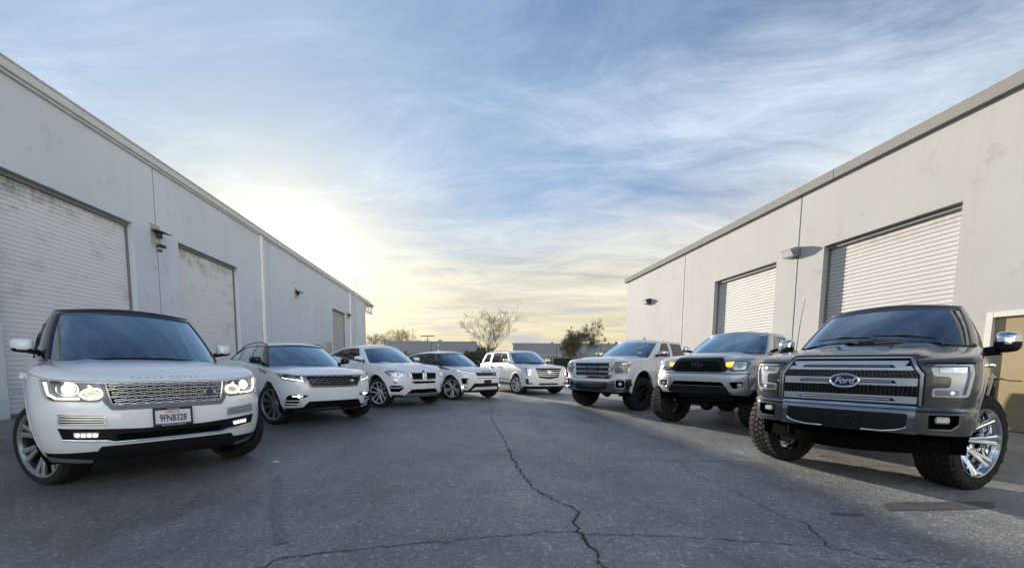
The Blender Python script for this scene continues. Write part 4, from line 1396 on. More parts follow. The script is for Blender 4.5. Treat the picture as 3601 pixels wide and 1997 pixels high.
        add_box(b2, (xr + .08, -wb + .16, lo), (xr + .12, wb - .16, zb - .02))
        from_bm('door_lining', b2, 'interior_black', s.root)
        b2 = bmesh.new()
        add_box(b2, (xb - .62, -wb + .15, zb - .38), (xb - .10, wb - .15, zb - .06), .03)
        from_bm('dashboard', b2, 'interior_black', s.root)
        xs = xb - 1.45 + C.get('seat', 0)
        zs = zb - .02
        rows_ = [(xs, (-.37, .37)), (xs - .92, (-.38, .38))]
        for x, ys in rows_:
            if x < xr + .3: continue
            for y in ys:
                b2 = bmesh.new()
                M = Matrix.Translation((x, y, zs)) @ Matrix.Rotation(R(-14), 4, 'Y')
                add_box(b2, (-.10, -.25, -.62), (.04, .25, .10), .05, M)
                add_box(b2, (-.05, -.26, -.72), (.50, .26, -.55), .05, Matrix.Translation((x, y, zs)))
                st = from_bm('seat', b2, mats.get('seat', 'interior_black'), s.root)
                b2 = bmesh.new(); add_box(b2, (-.08, -.13, .15), (.03, .13, .34), .04, M); add_tube(b2, [M @ Vector((-.03, -.06, .05)), M @ Vector((-.03, -.06, .2))], .008, 5); add_tube(b2, [M @ Vector((-.03, .06, .05)), M @ Vector((-.03, .06, .2))], .008, 5)
                from_bm('headrest', b2, mats.get('seat', 'interior_black'), st)
        b2 = bmesh.new()
        M = Matrix.Translation((xb - .72, .37, zb - .03)) @ Matrix.Rotation(R(62), 4, 'Y')
        add_tube(b2, [M @ Vector((.185 * math.cos(k * .3927), .185 * math.sin(k * .3927), 0)) for k in range(16)], .016, 6, closed=True)
        add_box(b2, (-.03, -.17, -.03), (.03, .17, .0), .01, M); add_box(b2, (-.03, -.03, -.03), (.17, .03, .0), .01, M)
        from_bm('steering_wheel', b2, 'interior_black', s.root)
        b2 = bmesh.new()
        zt = ip(C['roof'], C['xt'] - .1) + C['wcr']
        add_box(b2, (C['xt'] - .02, -.13, zt - .19), (C['xt'] + .03, .13, zt - .11), .015)
        add_tube(b2, [(C['xt'] - .02, 0, zt - .12), (C['xt'] - .06, 0, zt - .03)], .015, 6)
        from_bm('rear_view_mirror', b2, 'interior_black', s.root)
        s.C = C
        for k, sg in enumerate((1, -1) if C.get('wipers') else ()):                      # wipers lie on the windscreen foot
            b2 = bmesh.new()
            y0, y1 = (.55, -.02) if sg == 1 else (-.05, -.62)
            pts = []
            for t in range(7):
                y = y0 + (y1 - y0) * t / 6; q = min(.98, abs(y) / C['wb'])
                x = C['xb'] - C['Db'] * (1 - (1 - q**C['nb'])**(1 / C['nb']))
                z = C['zc'] + (ip(C['belt'], x) - C['zc']) * q * q
                f = .035 + .05 * t / 6
                rx = C['xt'] - C['Dt'] * (1 - (1 - q**C['nb'])**(1 / C['nb'])); rz = ip(C['roof'], rx) + C['wcr'] * (1 - q * q)
                pts.append((x + (rx - x) * f + .02, y, z + (rz - z) * f + .022))
            add_tube(b2, pts, .007, 5)
            add_tube(b2, [pts[0], (pts[3][0] + .01, pts[3][1], pts[3][2] + .012), pts[4]], .006, 4)
            from_bm('wiper', b2, 'plastic_black', s.root)
    # ---- wheels
    def wheels(s, W, steer, xs, track):
        P = s.P
        meshes = wheel_meshes(W)
        k = 0
        for x in xs:
            for sg in (1, -1):
                rot = (0 if sg == 1 else math.pi) + (steer if x == xs[0] else 0)
                w = None
                for nm, me in meshes:
                    if w is None:
                        w = link('wheel', me, None, s.root)
                        w.matrix_basis = Matrix.Translation((x, sg * track / 2, W['R'])) @ Matrix.Rotation(rot, 4, 'Z') @ Matrix.Rotation(R(17 * k), 4, 'Y')
                    else:
                        link(nm, me, None, w)
                k += 1
    def mirror(s, M_, mat_cap, mat_low='plastic_black', arm='plastic_black', tall=1.0):
        """door mirror: y0 inner, y1 outer, z centre, x"""
        for sg in (1, -1):
            x, y0, y1, z0, z1 = M_
            bm = bmesh.new()
            cy, cz = (y0 + y1) / 2, (z0 + z1) / 2
            hw, hh = (y1 - y0) / 2, (z1 - z0) / 2
            ringN = 16
            secs = [(-.055, .90), (-.02, 1.0), (.03, .99), (.075, .88), (.105, .62), (.118, .25)]
            rings = []
            for dx, k in secs:
                ring = []
                for m in range(ringN):
                    a = 2 * math.pi * m / ringN
                    n = 2.0 / 4.2
                    ca, sa = math.cos(a), math.sin(a)
                    u = math.copysign(abs(ca)**n, ca) * hw * k; v = math.copysign(abs(sa)**n, sa) * hh * k
                    if u > 0: v *= 1 - .22 * (u / hw)**2          # outer end tapers
                    ring.append(bm.verts.new((x + dx - .05 * (u / hw) * .6, sg * (cy + u), cz + v)))
                rings.append(ring)
            lay = bm.faces.layers.int.new('t')
            lows = []
            for a, b in zip(rings, rings[1:]):
                for m in range(ringN):
                    f = bm.faces.new((a[m], a[(m + 1) % ringN], b[(m + 1) % ringN], b[m]))
                    zc = f.calc_center_median().z
                    if zc < cz - hh * s.P.get('mlow', .45): lows.append(f)
            bm.faces.new(rings[-1]); bm.faces.new(rings[0])
            me = bpy.data.meshes.new('door_mirror')
            bmesh.ops.recalc_face_normals(bm, faces=bm.faces)
            for f in lows: f.material_index = 1
            bm.to_mesh(me); bm.free(); me.shade_smooth(); me.set_sharp_from_angle(angle=R(50))
            me.materials.append(MATS[mat_cap]); me.materials.append(MATS[mat_low])
            o = link('door_mirror', me, None, s.root)
            bm = bmesh.new()
            yb = s.C['wb'] - .04
            k_ = s.P.get('arm', 1.0)
            add_tube(bm, [(x - .06, sg * yb, z0 - .03 * k_), (x - .0, sg * (y0 * .6 + yb * .4), z0 + .01), (x + .01, sg * (y0 + .06), z0 + .025)], [.035 * k_, .028 * k_, .03 * k_], 8, flat=None)
            from_bm('mirror_arm', bm, arm, o)
            bm = bmesh.new()
            bm.faces.new([bm.verts.new((x - .058, sg * (cy + u * hw * .84), cz + v * hh * .8)) for u, v in ((-1, -1), (1, -.8), (1, .8), (-1, 1))])
            from_bm('mirror_glass', bm, 'chrome', o)
    def handles(s, zs, mat, flush=False):
        """door handles (sub-parts of their doors)"""
        dr = s.P['doors']
        for k in range(len(dr) - 1):
            for gi, sg in enumerate((1, -1)):
                d = s.part.get((('front_door', 'rear_door')[min(k, 1)], gi))
                if d is None: continue
                xc = dr[k + 1] + .17; z = zs[k]
                p, n = s.hit(xc, z, 'y', sg)
                bm = bmesh.new()
                if flush: add_box(bm, (xc - .09, p.y - .005, z - .014), (xc + .09, p.y + .004, z + .014), .003)
                else: add_tube(bm, [(xc - .10, p.y, z), (xc - .085, p.y + sg * .035, z), (xc + .085, p.y + sg * .035, z), (xc + .10, p.y, z)], .013, 6, flat=(.007, .014))
                from_bm('door_handle', bm, mat, d)
def wheel_meshes(W):
    """list of (name, mesh): barrel (the wheel itself), tyre, rim, brake disc"""
    Rr, w, rr = W['R'], W['W'], W['rim']
    out_ = []
    def fin(nm, bm, mat, ang=35):
        bmesh.ops.recalc_face_normals(bm, faces=bm.faces)
        me = bpy.data.meshes.new(nm); bm.to_mesh(me); bm.free(); me.shade_smooth(); me.set_sharp_from_angle(angle=R(ang)); me.materials.append(MATS[mat]); out_.append((nm, me))
    h = w / 2
    bm = bmesh.new()
    add_lathe(bm, [(rr - .010, h * .84), (rr - .022, h * .76), (rr - .035, h * .5), (rr - .05, -h * .2), (rr - .012, -h * .85), (rr + .004, -h * .9)], 40)
    if W.get('closed', True): add_lathe(bm, [(rr - .05, -h * .22), (.02, -h * .20)], 40)
    fin('wheel', bm, W.get('barrel', 'rim_dark'))
    bm = bmesh.new()
    lug = W.get('lug', 0)
    sh = .028 if not lug else .03
    prof = [(rr + .001, h * .72), (rr + .009, h * .92), (rr + .25 * (Rr - rr), h * .985), (rr + .5 * (Rr - rr), h * 1.0), (rr + .75 * (Rr - rr), h * .96), (Rr - sh, h * .90), (Rr - .008, h * .78)]
    if not lug:
        tread = []
        for gy in (.52, .18):
            tread += [(Rr - .002, h * (gy + .06)), (Rr - .011, h * (gy + .05)), (Rr - .011, h * (gy - .01)), (Rr, h * (gy - .02))]
        prof2 = prof + tread
    else:
        prof2 = [(a, b) for a, b in prof[:-1]] + [(Rr - .016, h * .84), (Rr - .016, h * .4)]
    full = prof2 + [(a, -b) for a, b in prof2[::-1]]
    add_lathe(bm, full, 56)
    if lug:
        n = lug
        for k in range(n):
            a = 2 * math.pi * k / n
            for sd in (1, -1):
                aa = a + (math.pi / n if sd < 0 else 0)
                M = Matrix.Rotation(-aa, 4, 'Y')
                # shoulder lug wrapping on to the sidewall
                wd = Rr * 2 * math.pi / n * (.30 if k % 2 else .34)
                lng = .30 if k % 2 else .40
                vs = []
                for (rad, y) in ((Rr, h * .42), (Rr + .001, h * .86), (Rr - .03, h * (1.0 if k % 2 else .97)), (Rr - .06 - .03 * (k % 2), h * 1.01)):
                    for sx in (-1, 1):
                        vs.append((rad, y * sd, sx * wd * (1 if rad > Rr - .04 else .7) + sd * y * .10))
                tops = [bm.verts.new(M @ Vector((r_, y_, x_))) for r_, y_, x_ in vs]
                lows = [bm.verts.new(M @ Vector((r_ - .020, y_ * (.975 if i > 3 else 1), x_ * 1.08))) for i, (r_, y_, x_) in enumerate(vs)]
                for i in range(3):
                    bm.faces.new((tops[2 * i], tops[2 * i + 1], tops[2 * i + 3], tops[2 * i + 2]))
                    for e in (0, 1): bm.faces.new((tops[2 * i + e], tops[2 * i + 2 + e], lows[2 * i + 2 + e], lows[2 * i + e]))
                bm.faces.new((tops[0], tops[1], lows[1], lows[0])); bm.faces.new((tops[6], tops[7], lows[7], lows[6]))
                # centre lug
                M2 = Matrix.Rotation(-aa - .5 * math.pi / n, 4, 'Y') @ Matrix.Translation((Rr - .012, sd * h * .19, 0)) @ Matrix.Rotation(R(28 * sd), 4, 'X')
                add_box(bm, (-.012, -h * .16, -wd * .95), (.0125, h * .16, wd * .95), 0, M2)
    fin('tyre', bm, W.get('rubber', 'rubber'), 30)
    bm = bmesh.new()
    yo = h * W.get('yo', .78); yh = h * W.get('yh', .45)
    yl = max(yo, h * .90)
    add_lathe(bm, [(rr - .020, yo - .022), (rr - .009, yo), (rr - .005, yl), (rr + .005, yl + .004), (rr + .008, h * .78)], 48)
    hub = W.get('hub', .075)
    add_lathe(bm, [(.0005, yh + .012), (.03, yh + .012), (.032, yh + .006), (hub * .8, yh + .004), (hub, yh - .012), (hub, yh - .06)], 24)
    for k in range(5):
        a = 2 * math.pi * (k + .5) / 5
        add_lathe(bm, [(.0005, yh + .008), (.009, yh + .006), (.010, yh - .01)], 6, 'y', Matrix.Translation((math.cos(a) * hub * .68, 0, math.sin(a) * hub * .68)))
    def spoke(a0, a1, w0, w1, r0=None, r1=None, dy0=0, dy1=0, th=.028):
        r0 = r0 or hub * .8; r1 = r1 or rr + .004
        secs = []
        for t in (0, .3, .7, 1):
            a = a0 + (a1 - a0) * t; r_ = r0 + (r1 - r0) * t
            y = (yh + dy0) + (yo - .004 + dy1 - yh - dy0) * (t ** W.get('curve', 1.4)); ww = w0 + (w1 - w0) * t
            c = Vector((math.cos(a) * r_, 0, math.sin(a) * r_))
            # direction across
            an = a + math.atan2((a1 - a0) * r_, (r1 - r0))
            tdir = Vector((-math.sin(an), 0, math.cos(an)))
            secs.append([bm.verts.new(c + tdir * (sx * ww / 2 * kk) + Vector((0, yy, 0))) for sx, kk, yy in ((-1, 1, y - th), (-1, 1, y - .006), (-1, .55, y), (1, .55, y), (1, 1, y - .006), (1, 1, y - th))])
        for s0, s1 in zip(secs, secs[1:]):
            for i in range(6): bm.faces.new((s0[i], s0[(i + 1) % 6], s1[(i + 1) % 6], s1[i]))
        bm.faces.new(secs[0]); bm.faces.new(secs[-1])
    for k in range(W['n']):
        b = 2 * math.pi * k / W['n']
        for sp in W['spokes']: spoke(b + sp[0], b + sp[1], *sp[2:])
    fin('rim', bm, W['mat'], 25)
    bm = bmesh.new()
    add_lathe(bm, [(.08, yh - .08), (rr * .72, yh - .08), (rr * .72, yh - .10), (.08, yh - .10)], 30)
    add_box(bm, (rr * .42, yh - .115, -.10), (rr * .80, yh - .05, .10), .01)
    fin('brake_disc', bm, 'brake_metal')
    return out_
def lamp_pair(fn):
    for sg in (-1, 1): fn(sg, (lambda poly: poly if sg == -1 else mir(poly)))
def stroke(pts, w):
    """thin closed polygon along a polyline"""
    l, r = [], []
    for i, p in enumerate(pts):
        a = pts[max(0, i - 1)]; b = pts[min(len(pts) - 1, i + 1)]
        dx, dy = b[0] - a[0], b[1] - a[1]; L = math.hypot(dx, dy)
        l.append((p[0] - dy / L * w / 2, p[1] + dx / L * w / 2)); r.append((p[0] + dy / L * w / 2, p[1] - dx / L * w / 2))
    return l + r[::-1]

# ============ 1: large white SUV at left, plate and lit lamps
def suv_large():
    C = dict(xb=-.22, Db=.50, nb=2.6, wb=.87, zc=1.215, belt=[(.1, 1.165), (-.7, 1.16), (-3.8, 1.19)], xt=-1.02, Dt=.22, wt=.70,
             roof=[(-.8, 1.69), (-1.3, 1.735), (-2.2, 1.75), (-3.4, 1.70)], wcr=.06, xrb=-3.72, Drb=.35, xrt=-3.30, Drt=.3, qa=.905,
             cols=[(-.84, -1.31), (-1.74, -1.79), (-1.84, -1.89), (-2.68, -2.70), (-2.78, -2.79), (-3.30, -3.12)], glass=[(0, 1), (2, 3), (4, 5)])
    P = dict(nose=[(.26, .72), (.36, .80), (.44, .835), (.60, .85), (.74, .84), (.80, .815), (.97, .80), (1.02, .785), (1.10, .75)],
             tail=[(.3, -4.05), (.7, -4.13), (1.2, -4.02)], side=[(.26, .90), (.40, .955), (.60, .985), (.85, .99), (1.0, .975), (1.1, .955), (1.2, .93)],
             top=[(.9, 1.025), (.7, 1.05), (.4, 1.10), (0, 1.135), (-.5, 1.16), (-1.2, 1.165), (-3.8, 1.19)], bot=[(.9, .28), (.5, .26), (0, .28), (-3.9, .34)],
             crown=[(.9, .035), (.3, .05), (-.4, .055)], D=.62, n=2.9, rh=.055, hk=2.2, doors=[-.60, -1.79, -2.70], cowl=-.62, cab_end=-3.72,
             clad=3, arch=[(0, .445, .395), (-2.922, .445, .395)], lip=dict(h=.006, w=.03), cab=C,
             sculpt=lambda x, y: .012 * max(0, 1 - abs(abs(y) - .52) / .10) * min(1, max(0, (.62 - x) / .25)))
    c = Car('suv', 'large white SUV at far left with black roof, lit headlights and a front number plate', (-3.82, 4.33), R(50.5), .909, 1.009, P, 'SUV')
    r = c.root
    def lamp(sg, m):
        h = c.patch('headlight', m(rnd_poly([(-.885, 1.012), (-.865, .86), (-.84, .832), (-.545, .812), (-.515, .835), (-.50, .875), (-.525, .965), (-.56, .975), (-.72, .985)], .02)), .002, .05, 'lamp_housing')
        c.patch('lamp_bezel', m([(-.835, .975), (-.83, .885), (-.79, .862), (-.66, .86), (-.655, .90), (-.675, .97)]), .004, .004, 'lamp_grey', h)
        c.disc('projector_lens', sg * .725, .927, .046, .012, 'lamp_white', h)
        c.tube('projector_ring', ell(sg * .725, .927, .068, .056), .012, .006, 'chrome', h, closed=True)
        c.tube('daylight_strip', m(rnd_poly([(-.66, .882), (-.61, .925), (-.53, .925), (-.508, .885), (-.535, .845), (-.62, .843)], .03)), .014, .0095, 'lamp_warm', h, closed=True)
        c.patch('side_reflector', m(rnd_poly([(-.635, .885), (-.605, .91), (-.545, .91), (-.525, .885), (-.545, .858), (-.61, .858)], .02)), .008, .006, 'lamp_frost', h)
        c.tube('daylight_strip', m([(-.86, .985), (-.845, .885), (-.80, .850), (-.66, .846)]), .014, .0085, 'lamp_warm', h)
        c.tube('daylight_strip', m([(-.595, .955), (-.575, .93)]), .014, .008, 'lamp_warm', h)
        c.patch('side_marker', m([(-.892, 1.010), (-.865, .997), (-.82, .992), (-.83, 1.003)]), .006, .01, 'amber_lens', h)
        c.patch('lens_cover', m(rnd_poly([(-.885, 1.010), (-.865, .86), (-.84, .834), (-.545, .814), (-.515, .837), (-.502, .875), (-.525, .963), (-.72, .983)], .02)), .030, .004, 'glass_clear', h)
        v = c.bowl('intake_vent', m([(-.81, .715), (-.52, .69), (-.515, .612), (-.805, .628)]), .07, 'plastic_black')
        for k in range(4):
            t = (k + .55) / 4
            c.tube('blade', m([(-.812, .715 + (.628 - .715) * t), (-.50, .69 + (.612 - .69) * t)]), -.004 if k else -.01, .005, 'bright_trim', v, flat=(.006, .012))
        fz = c.patch('fog_light', m(rnd_poly([(-.72, .562), (-.555, .552), (-.56, .508), (-.715, .516)], .012)), .008, .02, 'lamp_frost')
        for k in range(4): c.disc('diode', sg * (.695 - .038 * k), .537 - .003 * k, .0155, .012, 'lamp_warm', fz)
        c.patch('washer_cover', m(rrect(-.70, .775, .10, .035, .008)), .0012, .002, 'paint_white')
        c.patch('tow_trim', m([(-.89, .345), (-.60, .300), (-.60, .268), (-.87, .295)]), .004, .02, 'plastic_grey')
    lamp_pair(lamp)
    g = c.bowl('grille', rnd_poly([(-.487, .972), (-.445, .775), (.445, .775), (.487, .972)], .02), .045, 'void_black')
    c.patch('grille_surround', [(-.545, .968), (-.51, .81), (-.465, .745), (-.44, .735), (.44, .735), (.465, .745), (.51, .81), (.545, .968), (.49, .972), (.452, .785), (.43, .77), (-.43, .77), (-.452, .785), (-.49, .972)], .003, .02, 'plastic_grey', g)
    c.tube('grille_frame', [(-.482, .970), (-.452, .80), (-.435, .777), (.435, .777), (.452, .80), (.482, .970)], .004, .007, 'bright_trim', g)
    for k in range(6):
        z = .955 - .0335 * k; w = .478 - .042 * (k / 5) ** .9
        bm = bmesh.new()
        up, lo = z + .008, z - .008
        off = .052 if k % 2 else 0
        n = 9; st = 2 * w / n
        for j in range(-1, n + 1):
            a = max(-w, -w + (j + off / .104) * st + .012); b = min(w, -w + (j + 1 + off / .104) * st - .012)
            if b - a < .02: continue
            c.tube('', [(a, z), (a + .01, up), (b - .01, up), (b, z), (b - .01, lo), (a + .01, lo)], -.004, .0042, '', closed=True, bm=bm, seg=4, step=.06)
            if b < w - .01: c.tube('', [(b, z), (b + .024, z)], -.004, .0062, '', bm=bm, seg=4)
            if j % 2 == 0 and k < 5: c.tube('', [((a + b) / 2, lo), ((a + b) / 2, lo - .018)], -.008, .003, '', bm=bm, seg=4)
        from_bm('slat', bm, 'bright_trim', g, 40)
    b = c.patch('badge', ell(.345, .868, .045, .024), .012, .012, 'badge_green', g, bow=.004)
    c.tube('badge_rim', ell(.345, .868, .045, .024), .013, .004, 'chrome', b, closed=True, step=.01)
    bl = c.patch('lower_intake', [(-.815, .60), (-.785, .498), (-.50, .472), (-.45, .455), (.45, .455), (.50, .472), (.785, .498), (.815, .60), (.52, .578), (.25, .562), (-.25, .562), (-.52, .578)], .003, .01, 'plastic_gloss')
    c.patch('intake_mesh', [(-.44, .525), (-.42, .465), (.42, .465), (.44, .525)], .005, .004, 'void_black', bl)
    c.tube('chrome_strip', [(-.79, .50), (-.50, .473), (-.45, .455), (.45, .455), (.50, .473), (.79, .50)], .007, .007, 'chrome', bl)
    c.patch('front_skirt', [(-.60, .30), (-.56, .40), (-.54, .425), (.54, .425), (.56, .40), (.60, .30)], .004, .02, 'plastic_black')
    c.text('bonnet_lettering', 'RANGE ROVER', -.015, 1.018,   .040, .0005, 'bright_trim', None, .002, 2.3, bold=.0, sx=1.06)
    p, M = c.flat_box('number_plate', 0, .650, .305, .155, .022, .006, 'plate_white', None, .003)
    for nm, lo, hi in (('plate_frame', (-.0045, -.165, -.088), (.0055, .165, -.062)), ('plate_frame', (-.0045, -.165, .066), (.0055, .165, .088)), ('plate_frame', (-.0045, -.165, -.0615), (.0055, -.148, .0655)), ('plate_frame', (-.0045, .148, -.0615), (.0055, .165, .0655))):
        box(nm, lo, hi, 'plate_navy', p, .002, M)
    c.text('plate_number', '9FNB328', 0, -.014, .090, .0012, 'plate_navy', p, .0008, 1.0, sx=.66, M=M, bold=.0016)
    c.text('plate_state', 'California', -.01, .048, .034, .0012, 'script_red', p, .0006, .95, .35, M=M)
    c.text('frame_lettering', 'NEWPORT BEACH', 0, -.076, .022, .0062, 'plate_white', p, .0004, 1.1, M=M)
    c.text('frame_lettering', 'LAND ROVER', 0, .076, .016, .0062, 'plate_white', p, .0004, 1.1, M=M)
    c.cabin(C, dict(pillar='paint_black', roof='paint_black', sglass='glass_tint', seat='interior_black'))
    c.finish(dict(body='paint_white', sill_trim='plastic_black'))
    c.mirror((-.74, .885, 1.07, 1.25, 1.40), 'paint_white')
    c.handles((.98, .99), 'paint_white')
    c.wheels(dict(R=.392, W=.275, rim=.305, n=7, spokes=[(-.07, -.36, .036, .050), (.05, -.02, .036, .050)], mat='rim_grey', barrel='rim_dark', yo=.94, yh=.52, curve=1.1, hub=.08), R(27), (0, -2.922), 1.63)
suv_large()
# ============ 2: white crossover with slim lamps and dark honeycomb grille
def honeycomb(c, g, y0, y1, z0, z1, nrow, ncol, mat, r=.004, slope=0.0, off=-.004):
    """rows of stretched hexagons; slope narrows the lower rows"""
    for k in range(nrow):
        bm = bmesh.new()
        t = (k + .5) / nrow; z = z1 + (z0 - z1) * t; hz = abs(z1 - z0) / nrow * .5
        a0, a1 = y0 + slope * t, y1 - slope * t
        st = (a1 - a0) / ncol
        for j in range(-1, ncol + 1):
            yc = a0 + (j + .5 + (.5 if k % 2 else 0)) * st
            if yc - st * .3 < a0 or yc + st * .3 > a1: continue
            c.tube('', [(yc - st * .48, z), (yc - st * .24, z + hz), (yc + st * .24, z + hz), (yc + st * .48, z), (yc + st * .24, z - hz), (yc - st * .24, z - hz)], off, r, '', closed=True, bm=bm, seg=4, step=.08)
        if len(bm.verts): from_bm('slat', bm, mat, g, 40)
        else: bm.free()
def crossover_velvet():
    C = dict(xb=-.20, Db=.52, nb=2.5, wb=.825, zc=1.115, belt=[(.1, 1.075), (-.7, 1.085), (-1.6, 1.14), (-2.7, 1.215), (-3.6, 1.24)], xt=-.95, Dt=.26, wt=.625,
             roof=[(-.7, 1.46), (-1.2, 1.525), (-1.7, 1.545), (-2.4, 1.525), (-3.2, 1.44)], wcr=.055, xrb=-3.62, Drb=.35, xrt=-3.05, Drt=.3, qa=.93,
             cols=[(-.80, -1.28), (-1.62, -1.66), (-1.67, -1.71), (-2.50, -2.46), (-2.55, -2.51), (-3.20, -2.86)], glass=[(0, 1), (2, 3), (4, 5)])
    P = dict(nose=[(.26, .74), (.33, .80), (.46, .85), (.62, .86), (.76, .85), (.88, .825), (.93, .80), (1.0, .75)],
             tail=[(.3, -3.85), (.8, -3.93), (1.25, -3.8)], side=[(.26, .90), (.38, .945), (.65, .965), (.88, .958), (1.0, .935), (1.12, .895), (1.25, .87)],
             top=[(.85, .945), (.6, .985), (.2, 1.035), (-.2, 1.06), (-.7, 1.085), (-1.6, 1.14), (-2.7, 1.215), (-3.9, 1.22)], bot=[(.85, .30), (.4, .27), (0, .29), (-3.9, .36)],
             crown=[(.85, .05), (.2, .055), (-.5, .05)], D=.68, n=2.7, rh=.06, hk=2.4, doors=[-.55, -1.64, -2.50], cowl=-.62, cab_end=-3.6,
             clad=2, arch=[(.05, .43, .39), (-2.82, .43, .39)], lip=dict(h=.006, w=.03), cab=C,
             sculpt=lambda x, y: .016 * max(0, 1 - abs(abs(y) - .44) / .12) * min(1, max(0, (.55 - x) / .3)))
    c = Car('suv', 'white crossover SUV with black roof rails, slim lit lamps and dark honeycomb grille', (-3.79, 8.19), R(46.7), .962, 1.021, P, 'SUV')
    def lamp(sg, m):
        h = c.patch('headlight', m(rnd_poly([(-.925, .968), (-.875, .868), (-.84, .848), (-.56, .808), (-.545, .83), (-.60, .915), (-.62, .922), (-.80, .945)], .02)), .002, .04, 'lamp_housing')
        c.tube('daylight_strip', m([(-.905, .955), (-.865, .89), (-.84, .875), (-.665, .842)]), .008, .0075, 'lamp_strip', h)
        c.tube('daylight_strip', m(rnd_poly([(-.69, .858), (-.60, .842), (-.572, .825), (-.60, .823), (-.68, .838)], .008)), .008, .006, 'lamp_strip', h, closed=True)
        c.tube('daylight_strip', m([(-.615, .905), (-.59, .865)]), .008, .006, 'lamp_strip', h)
        c.patch('projector', m(rrect(-.755, .897, .12, .03, .01)), .006, .006, 'lamp_grey', h)
        c.patch('lens_cover', m(rnd_poly([(-.924, .967), (-.875, .868), (-.84, .848), (-.56, .809), (-.546, .83), (-.60, .914), (-.80, .944)], .02)), .022, .003, 'glass_clear', h)
        v = c.patch('side_vent', m(rnd_poly([(-.855, .395), (-.835, .545), (-.80, .582), (-.505, .575), (-.565, .535), (-.64, .53), (-.655, .495), (-.665, .43), (-.70, .395)], .015)), .003, .01, 'void_black')
        c.tube('blade', m([(-.835, .482), (-.62, .480)]), .012, .010, 'paint_white', v, flat=(.006, .014))
        c.tube('blade', m([(-.845, .432), (-.64, .425)]), .012, .010, 'paint_white', v, flat=(.006, .014))
        fz = c.patch('fog_light', m(rrect(-.68, .560, .16, .016, .006)), .008, .01, 'lamp_strip', v)
        c.disc('fog_lens', sg * .665, .556, .023, .012, 'lamp_white', fz)
        c.patch('fender_vent', [(-.08 , .975), (-.62, 1.045), (-.70, 1.04), (-.50, .985), (-.18, .945)], .002, .006, 'dark_chrome', axis='y', sgn=sg)
        c.patch('bonnet_vent', [(-.28, sg * .50), (-.30, sg * .70), (-.39, sg * .70), (-.37, sg * .50)], .001, .004, 'plastic_grey', axis='z')
        c.tube('sill_strip', [(-.42, .40), (-2.4, .44)], .006, .008, 'bright_trim', axis='y', sgn=sg, flat=(.008, .012))
    lamp_pair(lamp)
    g = c.bowl('grille', rnd_poly([(-.555, .915), (-.45, .735), (.45, .735), (.555, .915)], .03), .04, 'void_black')
    honeycomb(c, g, -.55, .55, .745, .915, 5, 9, 'dark_chrome', .0045, .09)
    c.tube('grille_frame', [(-.565, .912), (-.49, .77), (-.455, .735), (-.43, .728), (.43, .728), (.455, .735), (.49, .77), (.565, .912)], .005, .012, 'dark_chrome', g, flat=(.016, .008))
    c.tube('bonnet_seam', [(-.62, .928), (-.45, .925), (.45, .925), (.62, .928)], .001, .006, 'void_black')
    b = c.patch('badge', ell(.36, .825, .036, .018), .010, .01, 'lamp_frost', g)
    lo = c.bowl('lower_intake', [(-.63, .315), (-.50, .462), (.50, .462), (.63, .315)], .06, 'void_black')
    for k in range(5):
        z = .44 - .026 * k; c.tube('blade', [(-.49 - .02 * k, z), (.49 + .02 * k, z)], -.02, .004, 'plastic_black', lo)
    c.tube('skid_strip', [(-.72, .300), (-.57, .288), (.57, .288), (.72, .300)], .010, .010, 'dark_chrome', flat=(.012, .008))
    c.tube('skid_strip', [(.62, .305), (.86, .330)], .010, .010, 'bright_trim', flat=(.012, .008))
    c.cabin(C, dict(pillar='paint_black', roof='paint_white', sglass='glass_tint'))
    for sg in (1, -1):
        bm = bmesh.new()
        pts = []
        for k in range(15):
            t = k / 14; x = -1.12 - 1.95 * t; z = ip(C['roof'], x) + .018 + .034 * min(1, 6 * t, 6 * (1 - t))
            pts.append((x, sg * (C['wt'] - .015), z))
        add_tube(bm, pts, .014, 6); from_bm('roof_rail', bm, 'plastic_gloss', c.root)
    c.finish(dict(body='paint_white', sill_trim='plastic_black'))
    c.mirror((-.70, .875, 1.075, 1.14, 1.28), 'plastic_gloss', 'plastic_gloss', 'plastic_gloss')
    c.handles((1.03, 1.06), 'plastic_gloss', True)
    c.wheels(dict(R=.384, W=.26, rim=.288, n=10, spokes=[(-.12, -.10, .012, .011), (.12, .10, .012, .011), (-.12, -.02, .009, .009)], mat='rim_grey', barrel='rim_black', yo=.94, yh=.50, curve=1.0, hub=.085), R(24), (.05, -2.82), 1.64)
crossover_velvet()

